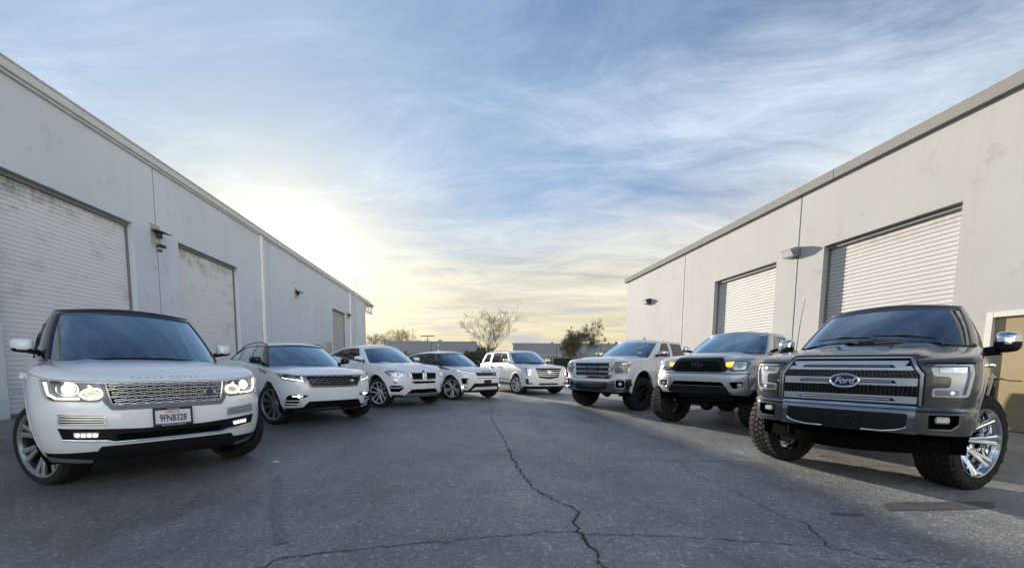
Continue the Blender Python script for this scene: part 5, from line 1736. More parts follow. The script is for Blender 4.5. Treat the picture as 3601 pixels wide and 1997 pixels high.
# ============ 3: white coupe-roofed SUV with twin kidney grille
def suv_coupe():
    C = dict(xb=-.30, Db=.55, nb=2.5, wb=.83, zc=1.175, belt=[(.1, 1.12), (-.8, 1.125), (-1.6, 1.20), (-2.6, 1.31), (-3.7, 1.30)], xt=-1.05, Dt=.28, wt=.615,
             roof=[(-.8, 1.48), (-1.3, 1.555), (-1.75, 1.57), (-2.3, 1.53), (-2.9, 1.42), (-3.3, 1.34)], wcr=.06, xrb=-3.70, Drb=.35, xrt=-3.0, Drt=.3, qa=.93,
             cols=[(-.90, -1.36), (-1.68, -1.72), (-1.73, -1.77), (-2.40, -2.30), (-2.45, -2.34), (-2.85, -2.58)], glass=[(0, 1), (2, 3), (4, 5)])
    P = dict(nose=[(.24, .74), (.33, .82), (.45, .86), (.62, .875), (.76, .87), (.88, .84), (.94, .81), (1.0, .77)],
             tail=[(.3, -3.95), (.8, -4.02), (1.3, -3.85)], side=[(.26, .91), (.38, .955), (.65, .985), (.85, .985), (1.0, .955), (1.12, .91), (1.3, .88)],
             top=[(.9, .945), (.6, 1.01), (.2, 1.07), (-.3, 1.115), (-.8, 1.125), (-1.6, 1.20), (-2.6, 1.31), (-3.9, 1.28)], bot=[(.9, .27), (.4, .27), (0, .29), (-3.9, .36)],
             crown=[(.9, .05), (.2, .06), (-.5, .05)], D=.70, n=2.7, rh=.06, hk=2.2, doors=[-.62, -1.72, -2.45], cowl=-.72, cab_end=-3.6,
             clad=2, arch=[(.06, .44, .40), (-2.87, .44, .40)], lip=dict(h=.012, w=.05), cab=C,
             sculpt=lambda x, y: .022 * max(0, 1 - abs(abs(y) - (.30 + .22 * min(1, max(0, (.6 - x) / 1.0)))) / .09) * min(1, max(0, (.75 - x) / .2)))
    c = Car('suv', 'white coupe-roofed SUV with twin kidney grille and silver twin-spoke wheels', (-2.74, 11.44), R(50.4), 1.027, 1.069, P, 'SUV')
    def lamp(sg, m):
        h = c.patch('headlight', m(rnd_poly([(-.955, .90), (-.905, .815), (-.87, .792), (-.52, .785), (-.495, .82), (-.51, .868), (-.70, .915), (-.90, .945)], .03)), .002, .05, 'lamp_reflector')
        for y, r_ in ((-.745, .050), (-.615, .044)):
            c.tube('angel_ring', rnd_poly([(sg * abs(y) - r_, .865 + .02 * (y < -.7)), (sg * abs(y) + r_, .865 + .02 * (y < -.7)), (sg * abs(y) + r_ * .7, .80), (sg * abs(y) - r_ * .7, .80)], .02), .012, .008, 'lamp_soft', h, closed=True)
            c.disc('projector_lens', sg * abs(y), .835, r_ * .6, .010, 'lamp_grey', h)
        c.tube('brow', m([(-.90, .93), (-.70, .902), (-.54, .862)]), .010, .008, 'lamp_housing', h)
        c.patch('lens_cover', m(rnd_poly([(-.953, .90), (-.905, .815), (-.87, .792), (-.52, .786), (-.497, .82), (-.51, .867), (-.70, .914), (-.90, .943)], .03)), .024, .003, 'glass_clear', h)
        f = c.disc('fog_light', sg * .80, .668, .048, .012, 'chrome', prof=[(.0005, -.005), (.030, -.004), (.036, .006), (.050, .004), (.052, -.01)])
        c.disc('fog_lens', sg * .80, .668, .030, .016, 'lamp_frost', f)
        v = c.bowl('side_intake', m(rnd_poly([(-.905, .55), (-.90, .435), (-.86, .415), (-.72, .41), (-.60, .515), (-.66, .565), (-.87, .575)], .02)), .06, 'void_black')
        c.tube('blade', m([(-.90, .515), (-.73, .515), (-.66, .532), (-.615, .518)]), .004, .010, 'paint_white', v, flat=(.008, .011))
    lamp_pair(lamp)
    for sg in (-1, 1):
        poly = rnd_poly([(sg * .045, .875), (sg * .40, .873), (sg * .43, .85), (sg * .405, .735), (sg * .36, .715), (sg * .065, .712)], .03)
        g = c.bowl('kidney_grille', poly, .05, 'void_black')
        c.tube('grille_frame', poly, .008, .011, 'chrome', g, closed=True)
        for k in range(9):
            y = sg * (.085 + .036 * k); c.tube('slat', [(y, .865), (y * .985, .725)], -.006, .005, 'plastic_gloss', g, flat=(.004, .012))
    c.patch('centre_intake', [(-.42, .668), (-.34, .612), (.34, .612), (.42, .668)], .003, .01, 'void_black')
    lo = c.bowl('lower_intake', [(-.55, .345), (-.40, .468), (.40, .468), (.55, .345)], .06, 'void_black')
    c.tube('blade', [(-.5, .40), (.5, .40)], -.01, .006, 'plastic_black', lo)
    c.tube('chrome_strip', [(-.62, .325), (-.54, .35), (.54, .35), (.62, .325)], .008, .008, 'bright_trim', flat=(.008, .009))
    c.patch('skid_plate', [(-.60, .325), (.60, .325), (.52, .268), (-.52, .268)], .004, .02, 'plastic_grey')
    b = c.disc('badge', 0, .918, .038, .004, 'badge_blue', prof=[(.0005, .004), (.036, .002), (.041, -.004)])
    c.cabin(C, dict(pillar='paint_white', roof='paint_white', sglass='glass_dark', seat='interior_black'))
    c.finish(dict(body='paint_white', sill_trim='plastic_black', arch='paint_white'))
    c.mirror((-.76, .885, 1.09, 1.175, 1.305), 'paint_white')
    c.handles((1.02, 1.07), 'paint_white')
    c.wheels(dict(R=.376, W=.27, rim=.272, n=5, spokes=[(-.16, -.42, .032, .030), (.16, .42, .032, .030)], mat='rim_bright', barrel='rim_dark', yo=.94, yh=.58, curve=1.2, hub=.08), R(22), (.06, -2.87), 1.65)
suv_coupe()

# ============ 4: small white crossover with black pillars
def crossover_small():
    C = dict(xb=-.18, Db=.52, nb=2.5, wb=.80, zc=1.105, belt=[(.1, 1.06), (-.7, 1.08), (-1.6, 1.15), (-2.6, 1.245), (-3.4, 1.27)], xt=-.93, Dt=.26, wt=.60,
             roof=[(-.7, 1.43), (-1.15, 1.505), (-1.7, 1.52), (-2.4, 1.48), (-3.0, 1.41)], wcr=.055, xrb=-3.25, Drb=.3, xrt=-2.85, Drt=.25, qa=.90,
             cols=[(-.82, -1.27), (-1.52, -1.55), (-1.57, -1.60), (-2.25, -2.20), (-2.30, -2.25), (-2.85, -2.60)], glass=[(0, 1), (2, 3), (4, 5)])
    P = dict(nose=[(.22, .70), (.32, .78), (.45, .82), (.62, .835), (.76, .825), (.87, .80), (.92, .77), (1.0, .72)],
             tail=[(.3, -3.45), (.8, -3.53), (1.25, -3.40)], side=[(.26, .89), (.40, .93), (.65, .95), (.88, .945), (1.0, .92), (1.1, .88), (1.3, .85)],
             top=[(.85, .935), (.55, .985), (.2, 1.02), (-.2, 1.05), (-.7, 1.08), (-1.6, 1.15), (-2.6, 1.245), (-3.5, 1.24)], bot=[(.85, .26), (.4, .27), (0, .30), (-3.5, .36)],
             crown=[(.85, .045), (.2, .05), (-.5, .05)], D=.68, n=2.7, rh=.06, hk=2.2, doors=[-.52, -1.55, -2.28], cowl=-.60, cab_end=-3.2,
             clad=2, arch=[(.04, .43, .385), (-2.64, .43, .385)], lip=dict(h=.008, w=.04), cab=C)
    c = Car('suv', 'small white crossover SUV with black pillars, bare black plate holder and star wheels', (-1.01, 13.75), R(46.8), 1.011, 1.04, P, 'SUV')
    def lamp(sg, m):
        h = c.patch('headlight', m(rnd_poly([(-.925, .955), (-.89, .905), (-.82, .87), (-.52, .83), (-.53, .862), (-.60, .882), (-.78, .915)], .02)), .002, .03, 'lamp_housing')
        c.tube('daylight_strip', m([(-.905, .945), (-.86, .905), (-.66, .868), (-.53, .848)]), .006, .0045, 'lamp_strip', h)
        v = c.patch('side_vent', m(rnd_poly([(-.875, .70), (-.86, .55), (-.83, .53), (-.765, .535), (-.765, .63), (-.73, .70), (-.70, .715)], .012)), .003, .01, 'void_black')
        for z in (.66, .60, .548): c.tube('blade', m([(-.80, z), (-.70 - (.66 - z) * .3, z - .004)]), .010, .008, 'plastic_gloss', v, flat=(.006, .010))
        c.tube('lower_strip', m([(-.92, .435), (-.80, .425), (-.72, .428)]), .006, .010, 'plastic_black')
        c.disc('fog_lens', sg * .845, .430, .030, .014, 'lamp_white')
        c.patch('fender_vent', [(.0, .985), (-.55, 1.055), (-.68, 1.05), (-.52, 1.01), (-.12, .965)], .002, .006, 'plastic_gloss', axis='y', sgn=sg)
    lamp_pair(lamp)
    g = c.bowl('grille', rnd_poly([(-.50, .88), (-.42, .77), (.42, .77), (.50, .88)], .03), .035, 'void_black')
    honeycomb(c, g, -.49, .49, .775, .875, 3, 12, 'dark_chrome', .005, .05)
    b = c.patch('badge', ell(.33, .825, .034, .017), .010, .01, 'lamp_frost', g)
    c.tube('slit', [(-.44, .705), (.44, .705)], .002, .010, 'void_black')
    c.text('bonnet_lettering', 'RANGE ROVER', 0, .917, .045, .001, 'plastic_black', None, .002, 1.5, bold=.002)
    c.flat_box('plate_holder', 0, .585, .31, .13, .03, .03, 'plastic_black')
    c.patch('lower_intake', [(-.70, .33), (-.54, .545), (.54, .545), (.70, .33), (.62, .33), (.50, .43), (-.50, .43), (-.62, .33)], .003, .01, 'plastic_gloss')
    c.patch('skid_plate', [(-.48, .34), (.48, .34), (.56, .245), (-.56, .245)], .004, .02, 'plastic_black')
    c.cabin(C, dict(pillar='paint_black', roof='paint_white', sglass='glass_dark'))
    c.finish(dict(body='paint_white', sill_trim='plastic_black'))
    c.mirror((-.68, .86, 1.07, 1.14, 1.265), 'plastic_gloss', 'plastic_gloss', 'plastic_gloss')
    c.handles((1.0, 1.03), 'paint_white', True)
    c.wheels(dict(R=.375, W=.25, rim=.280, n=5, spokes=[(-.04, -.30, .036, .036), (.04, .30, .036, .036), (0, 0, .02, .045, .20)], mat='rim_silver', barrel='rim_black', yo=.94, yh=.60, curve=1.0, hub=.08), R(24), (.04, -2.64), 1.63)
crossover_small()

# ============ 5: big pearl-white full-size SUV at the back
def suv_full():
    C = dict(xb=-.28, Db=.48, nb=2.8, wb=.88, zc=1.325, belt=[(.1, 1.265), (-.8, 1.27), (-4.2, 1.29)], xt=-1.10, Dt=.22, wt=.71,
             roof=[(-.8, 1.70), (-1.35, 1.755), (-2.4, 1.775), (-4.0, 1.74)], wcr=.06, xrb=-4.12, Drb=.3, xrt=-3.92, Drt=.28, qa=.93,
             cols=[(-.84, -1.38), (-1.75, -1.78), (-1.86, -1.89), (-2.72, -2.73), (-2.95, -2.94), (-3.75, -3.62)], glass=[(0, 1), (2, 3), (4, 5)], keep=(3,))
    P = dict(nose=[(.22, .86), (.34, .95), (.46, .985), (.66, 1.0), (.90, .995), (1.06, .975), (1.10, .95), (1.16, .92)],
             tail=[(.3, -4.10), (.8, -4.15), (1.3, -4.10)], side=[(.26, .94), (.40, .985), (.65, 1.015), (.95, 1.02), (1.15, .995), (1.3, .95)],
             top=[(1.05, 1.115), (.7, 1.15), (.2, 1.19), (-.3, 1.235), (-.8, 1.265), (-4.2, 1.29)], bot=[(1.0, .24), (.5, .24), (0, .30), (-4.1, .36)],
             crown=[(1.0, .03), (.2, .04), (-.5, .05)], D=.52, n=3.2, rh=.05, hk=1.8, doors=[-.58, -1.80, -2.80], cowl=-.62, cab_end=-4.1,
             clad=3, arch=[(.04, .455, .415), (-2.90, .455, .415)], lip=dict(h=.012, w=.06), cab=C,
             sculpt=lambda x, y: .022 * max(0, 1 - abs(abs(y) - .46) / .10) * min(1, max(0, (.95 - x) / .2)))
    c = Car('suv', 'tall pearl-white full-size SUV at the back with chrome V grille and white windscreen sticker', (1.52, 16.35), R(24.4), .968, .982, P, 'SUV')
    def lamp(sg, m):
        h = c.patch('headlight', m(rnd_poly([(-.985, 1.085), (-.93, .785), (-.80, .775), (-.815, 1.06)], .02)), .003, .05, 'lamp_reflector')
        for k in range(3): c.disc('projector_lens', sg * (.895 - .012 * k), 1.00 - .085 * k, .030, .012, 'lamp_soft' if k < 2 else 'lamp_warm', h)
        c.tube('bright_edge', m([(-.94, 1.07), (-.885, .80)]), .01, .007, 'dark_chrome', h)
        c.tube('daylight_strip', m([(-.825, 1.03), (-.815, .80)]), .01, .006, 'lamp_strip', h)
        v = c.patch('fog_light', m(rnd_poly([(-.955, .67), (-.93, .445), (-.71, .45), (-.72, .50), (-.86, .515), (-.875, .665)], .01)), .003, .01, 'lamp_housing')
        c.tube('fog_trim', m([(-.865, .665), (-.85, .51), (-.72, .495)]), .01, .007, 'bright_trim', v)
        c.tube('side_strip', [(-.56, .64), (-1.75, .66)], .006, .012, 'bright_trim', axis='y', sgn=sg, flat=(.008, .016))
        rb = box('running_board', (-2.42, min(sg * .86, sg * 1.02), .30), (-.46, max(sg * .86, sg * 1.02), .345), 'plastic_black', c.root, .01)
    lamp_pair(lamp)
    outer = [(-.60, 1.07), (-.455, .715), (0, .655), (.455, .715), (.60, 1.07)]
    g = c.bowl('grille', outer, .05, 'void_black')
    c.tube('grille_frame', outer, .006, .011, 'satin_silver', g, closed=True)
    for k in range(4):
        t = (k + .9) / 5; z = 1.075 - .36 * t; w = .59 - .145 * t * 1.02
        c.tube('slat', [(-w, z), (0, z - .055 * (t * .8 + .2)), (w, z)], -.002, .014, 'satin_silver', g, flat=(.010, .010))
    b = c.patch('badge', [(-.09, .985), (.09, .985), (.07, .905), (0, .885), (-.07, .905)], .018, .02, 'chrome', g)
    c.patch('badge_enamel', [(-.06, .968), (.06, .968), (.045, .92), (0, .905), (-.045, .92)], .021, .004, 'amber_lens', b)
    lo = c.bowl('lower_intake', [(-.46, .485), (-.42, .41), (.42, .41), (.46, .485)], .05, 'void_black')
    for k in range(3): c.tube('slat', [(-.44, .465 - .022 * k), (.44, .465 - .022 * k)], -.008, .004, 'dark_chrome', lo)
    c.cabin(C, dict(pillar='paint_pearl', roof='paint_pearl', sglass='glass_dark'))
    for sg in (1, -1):
        bm = bmesh.new(); pts = []
        for k in range(13):
            t = k / 12; x = -1.45 - 2.2 * t; pts.append((x, sg * (C['wt'] - .02), ip(C['roof'], x) + .02 + .055 * min(1, 7 * t, 7 * (1 - t))))
        add_tube(bm, pts, .018, 6); from_bm('roof_rail', bm, 'bright_trim', c.root)
    box('windscreen_sticker', (-.835, -.62, 1.38), (-.830, -.54, 1.46), 'paper_white', c.root)
    c.finish(dict(body='paint_pearl', sill_trim='plastic_black', arch='paint_pearl'))
    c.mirror((-.80, .945, 1.17, 1.32, 1.47), 'paint_pearl')
    c.handles((1.13, 1.14), 'chrome')
    c.wheels(dict(R=.405, W=.28, rim=.288, n=7, spokes=[(-.06, -.20, .04, .038), (.06, .20, .04, .038)], mat='rim_bright', barrel='rim_dark', yo=.94, yh=.60, curve=1.0, hub=.08), R(20), (.04, -2.90), 1.745)
suv_full()

# ============ pickup trucks
def under_truck(c, xf, xr, z0, R_, track):
    """ladder frame, axles and shafts seen under a raised truck"""
    bm = bmesh.new()
    for y in (-.42, .42): add_box(bm, (xr - .7, y - .05, z0 - .12), (xf + .55, y + .05, z0 + .02), .01)
    for x in (xf + .5, xf - .55, xf - 1.5, xr - .3): add_box(bm, (x - .05, -.42, z0 - .10), (x + .05, .42, z0 - .02))
    from_bm('frame_rail', bm, 'plastic_black', c.root)
    for x in (xf, xr):
        bm = bmesh.new()
        add_tube(bm, [(x, -track / 2 + .1, R_), (x, track / 2 - .1, R_)], .05, 10)
        add_lathe(bm, [(.001, -.17), (.10, -.12), (.15, 0), (.10, .12), (.001, .17)], 14, 'x', Matrix.Translation((x, .0 if x == xr else -.12, R_)))
        for sg in (1, -1):
            add_tube(bm, [(x - .02, sg * .52, R_ - .02), (x - .10, sg * .50, z0 + .15)], .035, 8)
            add_tube(bm, [(x + .08, sg * (track / 2 - .16), R_ + .02), (x + .10, sg * .30, z0 - .06)], .028, 6)
        from_bm('axle', bm, 'plastic_black', c.root)
    bm = bmesh.new(); add_box(bm, (xf - .45, -.33, z0 - .20), (xf + .32, .33, z0 - .13), .02); from_bm('skid_plate', bm, 'plastic_black', c.root)
def truck_bed(c, x0, x1, w, zf, zt, mat):
    bm = bmesh.new()
    add_box(bm, (x1 + .06, -w + .10, zf), (x0 - .03, w - .10, zf + .03))
    for sg in (1, -1):
        y0, y1 = sorted((sg * (w - .10), sg * (w - .14))); add_box(bm, (x1 + .06, y0, zf), (x0 - .03, y1, zt - .02))
    add_box(bm, (x0 - .06, -w + .10, zf), (x0 - .03, w - .10, zt - .02)); add_box(bm, (x1 + .05, -w + .1, zf), (x1 + .09, w - .1, zt - .02))
    from_bm('cargo_bed', bm, mat, c.root)

# ============ 6: white lifted pickup with chrome-framed grille
def truck_white():
    C = dict(xb=-.30, Db=.42, nb=3.0, wb=.86, zc=1.425, belt=[(.1, 1.36), (-.8, 1.365), (-2.9, 1.375)], xt=-1.12, Dt=.20, wt=.69,
             roof=[(-.8, 1.76), (-1.4, 1.815), (-2.1, 1.825), (-2.8, 1.79)], wcr=.055, xrb=-2.82, Drb=.15, xrt=-2.62, Drt=.15, qa=.93,
             cols=[(-.80, -1.36), (-1.62, -1.66), (-1.78, -1.80), (-2.58, -2.46)], glass=[(0, 1), (2, 3)])
    P = dict(nose=[(.45, .93), (.55, .985), (.70, 1.0), (.80, .985), (.84, .96), (1.0, .965), (1.22, .955), (1.26, .94), (1.34, .90)],
             tail=[(.5, -4.82), (1.0, -4.86), (1.4, -4.84)], side=[(.45, .97), (.62, 1.0), (.80, 1.015), (1.05, 1.01), (1.22, .985), (1.4, .945)],
             top=[(1.0, 1.275), (.6, 1.31), (.1, 1.335), (-.4, 1.355), (-.8, 1.365), (-4.9, 1.375)], bot=[(1.0, .50), (.6, .50), (.2, .56), (-4.9, .62)],
             crown=[(1.0, .04), (.2, .05), (-.5, .055)], D=.36, n=3.6, rh=.05, hk=1.6, Dr=.12, nr=6, doors=[-.58, -1.70, -2.70], cowl=-.62, cab_end=-2.80, bed=(-2.92, -4.80),
             clad=0, arch=[(.10, .50, .53), (-3.54, .50, .53)], lip=dict(h=.02, w=.055, a0=-6, a1=186), cab=C, pan=.56, floor=.75,
             sculpt=lambda x, y: .035 * max(0, 1 - max(0, abs(abs(y) - .0) - .50) / .10) * min(1, max(0, (.9 - x) / .2)) * .6)
    c = Car('pickup_truck', 'white lifted pickup with chrome bumper, dealer stickers and black wheels', (3.20, 11.16), R(-49.7), .976, 1.033, P, 'pickup truck')
    def lamp(sg, m):
        h = c.patch('headlight', m(rnd_poly([(-.99, 1.205), (-.985, .975), (-.96, .965), (-.69, .965), (-.675, 1.21)], .015)), .003, .06, 'lamp_grey')
        c.patch('reflector', m(rnd_poly([(-.90, 1.16), (-.90, 1.06), (-.70, 1.06), (-.70, 1.16)], .015)), .008, .005, 'lamp_frost', h)
        c.disc('projector_lens', sg * .79, 1.112, .045, .014, 'lamp_reflector', h)
        c.patch('turn_signal', m(rnd_poly([(-.975, 1.165), (-.975, 1.045), (-.905, 1.045), (-.905, 1.165)], .01)), .009, .006, 'amber_lens', h)
        c.tube('lamp_brow', m([(-.985, 1.185), (-.69, 1.185)]), .012, .010, 'chrome', h, flat=(.008, .012))
        c.tube('lamp_bar', m([(-.975, 1.02), (-.70, 1.02)]), .012, .009, 'chrome', h)
        c.patch('lens_cover', m(rnd_poly([(-.988, 1.203), (-.984, .976), (-.96, .967), (-.69, .967), (-.677, 1.208)], .015)), .03, .004, 'glass_clear', h)
        c.tube('door_strip', [(-.6, .80), (-2.6, .80)], .006, .012, 'bright_trim', axis='y', sgn=sg, flat=(.010, .018))
        c.tube('bonnet_gap', m([(-.69, 1.225), (-.99, 1.225)]), .001, .006, 'void_black')
    lamp_pair(lamp)
    # stepped chrome bumper built proud of the shell
    bp = [(-1.04, .805), (-1.02, .52), (-.56, .47), (.56, .47), (1.02, .52), (1.04, .805), (.74, .785), (.55, .735), (-.55, .735), (-.74, .785)]
    b = c.patch('bumper', bp, .030, .07, 'bumper_chrome')
    c.tube('bumper_lip', [(-1.03, .803), (-.74, .783), (-.55, .735), (.55, .735), (.74, .783), (1.03, .803)], .034, .012, 'chrome', b)
    c.patch('bumper_inset', [(-.50, .645), (-.50, .555), (-.30, .53), (.30, .53), (.50, .555), (.50, .645), (.34, .645), (.27, .61), (-.27, .61), (-.34, .645)], .034, .01, 'plastic_black', b)
    for sg in (-1, 1):
        m = (lambda q: q) if sg == -1 else mir
        fb = c.patch('fog_surround', m(rrect(-.845, .69, .20, .18, .02)), .035, .01, 'void_black', b)
        c.tube('fog_frame', m(rrect(-.845, .69, .20, .18, .02)), .036, .006, 'bright_trim', fb, closed=True)
        c.disc('fog_light', sg * .86, .695, .042, .042, 'lamp_frost', fb)
        for y in (.30, .55): c.disc('parking_sensor', sg * y, .69, .016, .034, 'plastic_grey', b)
    gp = [(-.58, 1.245), (-.60, 1.22), (-.565, .875), (-.52, .845), (.52, .845), (.565, .875), (.60, 1.22), (.58, 1.245)]
    s_ = c.patch('grille_surround', [(-.64, 1.27), (-.665, 1.20), (-.62, .89), (-.54, .815), (.54, .815), (.62, .89), (.665, 1.20), (.64, 1.27)], .022, .05, 'paint_pearl')
    c.tube('surround_trim', [(.60, 1.25), (.645, 1.20), (.605, .895), (.56, .85), (-.56, .85), (-.605, .895), (-.645, 1.20), (-.60, 1.25)], .026, .020, 'chrome', s_, flat=(.028, .010))
    g = c.patch('grille', [(-.57, 1.215), (-.54, .865), (.54, .865), (.57, 1.215)], .025, .01, 'void_black', s_)
    for k in range(3):
        z1 = 1.205 - .112 * k; z0 = z1 - .095; w = .555 - .012 * k
        c.tube('grille_bar', rnd_poly([(-w, z1), (-w + .005, z0), (w - .005, z0), (w, z1)], .02), .030, .010, 'satin_silver', g, closed=True)
        for j in range(3): c.tube('slat', [(-w + .02, z1 - .025 - .024 * j), (w - .02, z1 - .025 - .024 * j)], .026, .004, 'plastic_grey', g, seg=4)
    c.text('grille_lettering', 'GMC', 0, 1.045, .15, .036, 'dark_chrome', g, .012, 1.05, bold=.006, sx=1.5)
    c.cabin(C, dict(pillar='paint_pearl', roof='paint_pearl', sglass='glass_dark', seat='interior_tan', trim='paint_pearl'))
    box('windscreen_sticker', (-1.13, .48, 1.715), (-1.125, .60, 1.755), 'paper_white', c.root)
    box('windscreen_sticker', (-.50, .42, 1.452), (-.494, .58, 1.515), 'paper_white', c.root, 0, None)
    bm = bmesh.new(); add_tube(bm, [(-1.55, 0, 1.90), (-1.62, 0, 1.945), (-1.66, 0, 1.985)], [.04, .02, .008], 6); from_bm('roof_antenna', bm, 'plastic_grey', c.root)
    c.finish(dict(body='paint_pearl', arch='paint_pearl'))
    truck_bed(c, -2.92, -4.80, .93, .85, 1.37, 'plastic_black')
    c.mirror((-.78, .93, 1.20, 1.42, 1.545), 'chrome')
    c.handles((1.18, 1.18), 'chrome')
    under_truck(c, .10, -3.54, .60, .43, 1.75)
    c.wheels(dict(R=.425, W=.33, rim=.235, n=8, spokes=[(0, 0, .035, .055)], mat='rim_black', barrel='rim_black', yo=.6, yh=.45, hub=.08, lug=34, closed=True, rubber='rubber'), R(-16), (.10, -3.54), 1.74)
truck_white()

# ============ 7: silver lifted pickup
def truck_silver():
    C = dict(xb=-.22, Db=.45, nb=2.8, wb=.80, zc=1.49, belt=[(.1, 1.43), (-.7, 1.435), (-2.6, 1.45)], xt=-1.02, Dt=.22, wt=.615,
             roof=[(-.7, 1.80), (-1.25, 1.865), (-1.9, 1.875), (-2.4, 1.84)], wcr=.055, xrb=-2.48, Drb=.15, xrt=-2.25, Drt=.15, qa=.93,
             cols=[(-.78, -1.28), (-1.52, -1.56), (-1.62, -1.64), (-2.26, -2.10)], glass=[(0, 1), (2, 3)])
    P = dict(nose=[(.66, .78), (.75, .855), (.90, .88), (1.02, .875), (1.08, .84), (1.16, .83), (1.26, .80), (1.32, .77), (1.40, .72)],
             tail=[(.7, -4.38), (1.1, -4.42), (1.5, -4.40)], side=[(.66, .88), (.80, .925), (1.0, .95), (1.15, .94), (1.3, .90), (1.5, .86)],
             top=[(.85, 1.315), (.5, 1.36), (.1, 1.395), (-.3, 1.42), (-.7, 1.435), (-4.5, 1.44)], bot=[(.9, .69), (.5, .66), (.2, .72), (-4.5, .76)],
             crown=[(.85, .05), (.2, .055), (-.5, .055)], D=.56, n=3.0, rh=.055, hk=1.8, Dr=.12, nr=6, doors=[-.55, -1.58, -2.38], cowl=-.58, cab_end=-2.45, bed=(-2.58, -4.36),
             clad=0, arch=[(.05, .50, .68), (-3.18, .50, .68)], lip=dict(h=.028, w=.09, a0=10, a1=182), cab=C, pan=.72, floor=.9,
             sculpt=lambda x, y: .022 * max(0, 1 - max(0, abs(y) - .36) / .12) * min(1, max(0, (.75 - x) / .2)))
    c = Car('pickup_truck', 'silver lifted pickup with blacked-out grille and glowing amber turn signals', (4.32, 7.92), R(-49.1), .972, .995, P, 'pickup truck')
    def lamp(sg, m):
        h = c.patch('headlight', m(rnd_poly([(-.455, 1.245), (-.60, 1.275), (-.80, 1.285), (-.835, 1.225), (-.78, 1.115), (-.74, 1.10), (-.56, 1.10), (-.47, 1.17)], .02)), .003, .06, 'lamp_housing')
        c.patch('turn_signal', m(rnd_poly([(-.475, 1.245), (-.60, 1.268), (-.575, 1.175), (-.48, 1.18)], .012)), .010, .008, 'lamp_amber', h)
        c.patch('signal_reflector', m(rnd_poly([(-.50, 1.168), (-.575, 1.165), (-.58, 1.115), (-.545, 1.12)], .01)), .010, .006, 'amber_lens', h)
        c.patch('reflector', m(rnd_poly([(-.62, 1.265), (-.775, 1.265), (-.775, 1.13), (-.60, 1.125), (-.59, 1.19)], .03)), .008, .006, 'lamp_reflector', h)
        c.disc('bulb_lens', sg * .69, 1.20, .05, .014, 'lamp_frost', h)
        c.patch('lens_cover', m(rnd_poly([(-.457, 1.244), (-.60, 1.274), (-.80, 1.283), (-.833, 1.225), (-.78, 1.117), (-.74, 1.102), (-.56, 1.102), (-.472, 1.17)], .02)), .028, .004, 'glass_clear', h)
        v = c.bowl('fog_recess', m(rnd_poly([(-.56, .905), (-.755, .92), (-.755, .82), (-.64, .785), (-.61, .80)], .012)), .05, 'void_black')
        f = c.disc('fog_light', sg * .705, .853, .040, -.02, 'lamp_frost', v, face=True)
        c.tube('fog_rim', m(rnd_poly([(-.555, .91), (-.765, .925), (-.765, .815), (-.64, .778), (-.60, .80)], .012)), .004, .008, 'paint_silver', v, closed=True)
    lamp_pair(lamp)
    s_ = c.patch('grille_surround', rnd_poly([(-.475, 1.085), (-.52, 1.13), (-.42, 1.30), (-.38, 1.325), (.38, 1.325), (.42, 1.30), (.52, 1.13), (.475, 1.085), (.40, 1.075), (-.40, 1.075)], .02), .022, .05, 'plastic_black')
    g = c.patch('grille', rnd_poly([(-.39, 1.10), (-.42, 1.125), (-.34, 1.265), (.34, 1.265), (.42, 1.125), (.39, 1.10)], .02), .026, .02, 'void_black', s_)
    for k in range(5): c.tube('slat', [(-.40 + .012 * k, 1.125 + .03 * k), (.40 - .012 * k, 1.125 + .03 * k)], .028, .006, 'plastic_black', g, flat=(.005, .006))
    b = c.patch('badge', ell(0, 1.20, .10, .055), .034, .012, 'plastic_black', g)
    c.tube('badge_ring', ell(0, 1.20, .10, .052), .040, .009, 'plastic_gloss', b, closed=True, step=.02)
    c.tube('badge_ring', ell(0, 1.20, .032, .048), .040, .007, 'plastic_gloss', b, closed=True, step=.02)
    c.tube('badge_ring', ell(0, 1.222, .072, .022), .040, .007, 'plastic_gloss', b, closed=True, step=.02)
    lo = c.bowl('lower_intake', rnd_poly([(-.50, .83), (-.43, .905), (.43, .905), (.50, .83)], .02), .06, 'void_black')
    c.patch('lower_valance', [(-.60, .70), (-.50, .825), (.50, .825), (.60, .70), (.40, .665), (-.40, .665)], .006, .05, 'plastic_black')
    c.tube('intake_rim', [(-.58, .73), (-.50, .875), (-.44, .92), (.44, .92), (.50, .875), (.58, .73)], .008, .012, 'paint_silver', flat=(.012, .012))
    c.tube('bumper_gap', [(-.84, 1.06), (-.55, 1.055), (.55, 1.055), (.84, 1.06)], .002, .006, 'void_black')
    for sg in (-1, 1): c.tube('bumper_gap', [(sg * .82, 1.05), (sg * .835, .80)], .001, .004, 'void_black')
    c.cabin(C, dict(pillar='paint_silver', roof='paint_silver', sglass='glass_dark', wglass='glass_front'))
    c.finish(dict(body='paint_silver', arch='paint_silver'))
    truck_bed(c, -2.58, -4.36, .86, 1.0, 1.44, 'plastic_black')
    c.mirror((-.70, .865, 1.04, 1.50, 1.63), 'chrome')
    c.handles((1.26, 1.26), 'paint_silver')
    under_truck(c, .05, -3.18, .70, .44, 1.72)
    c.wheels(dict(R=.44, W=.33, rim=.262, n=7, spokes=[(-.07, -.10, .028, .05), (.07, .10, .028, .05)], mat='rim_black', barrel='rim_black', yo=.5, yh=.35, hub=.09, lug=36, closed=False, rubber='rubber_dusty'), R(-20), (.05, -3.18), 1.74)
truck_silver()

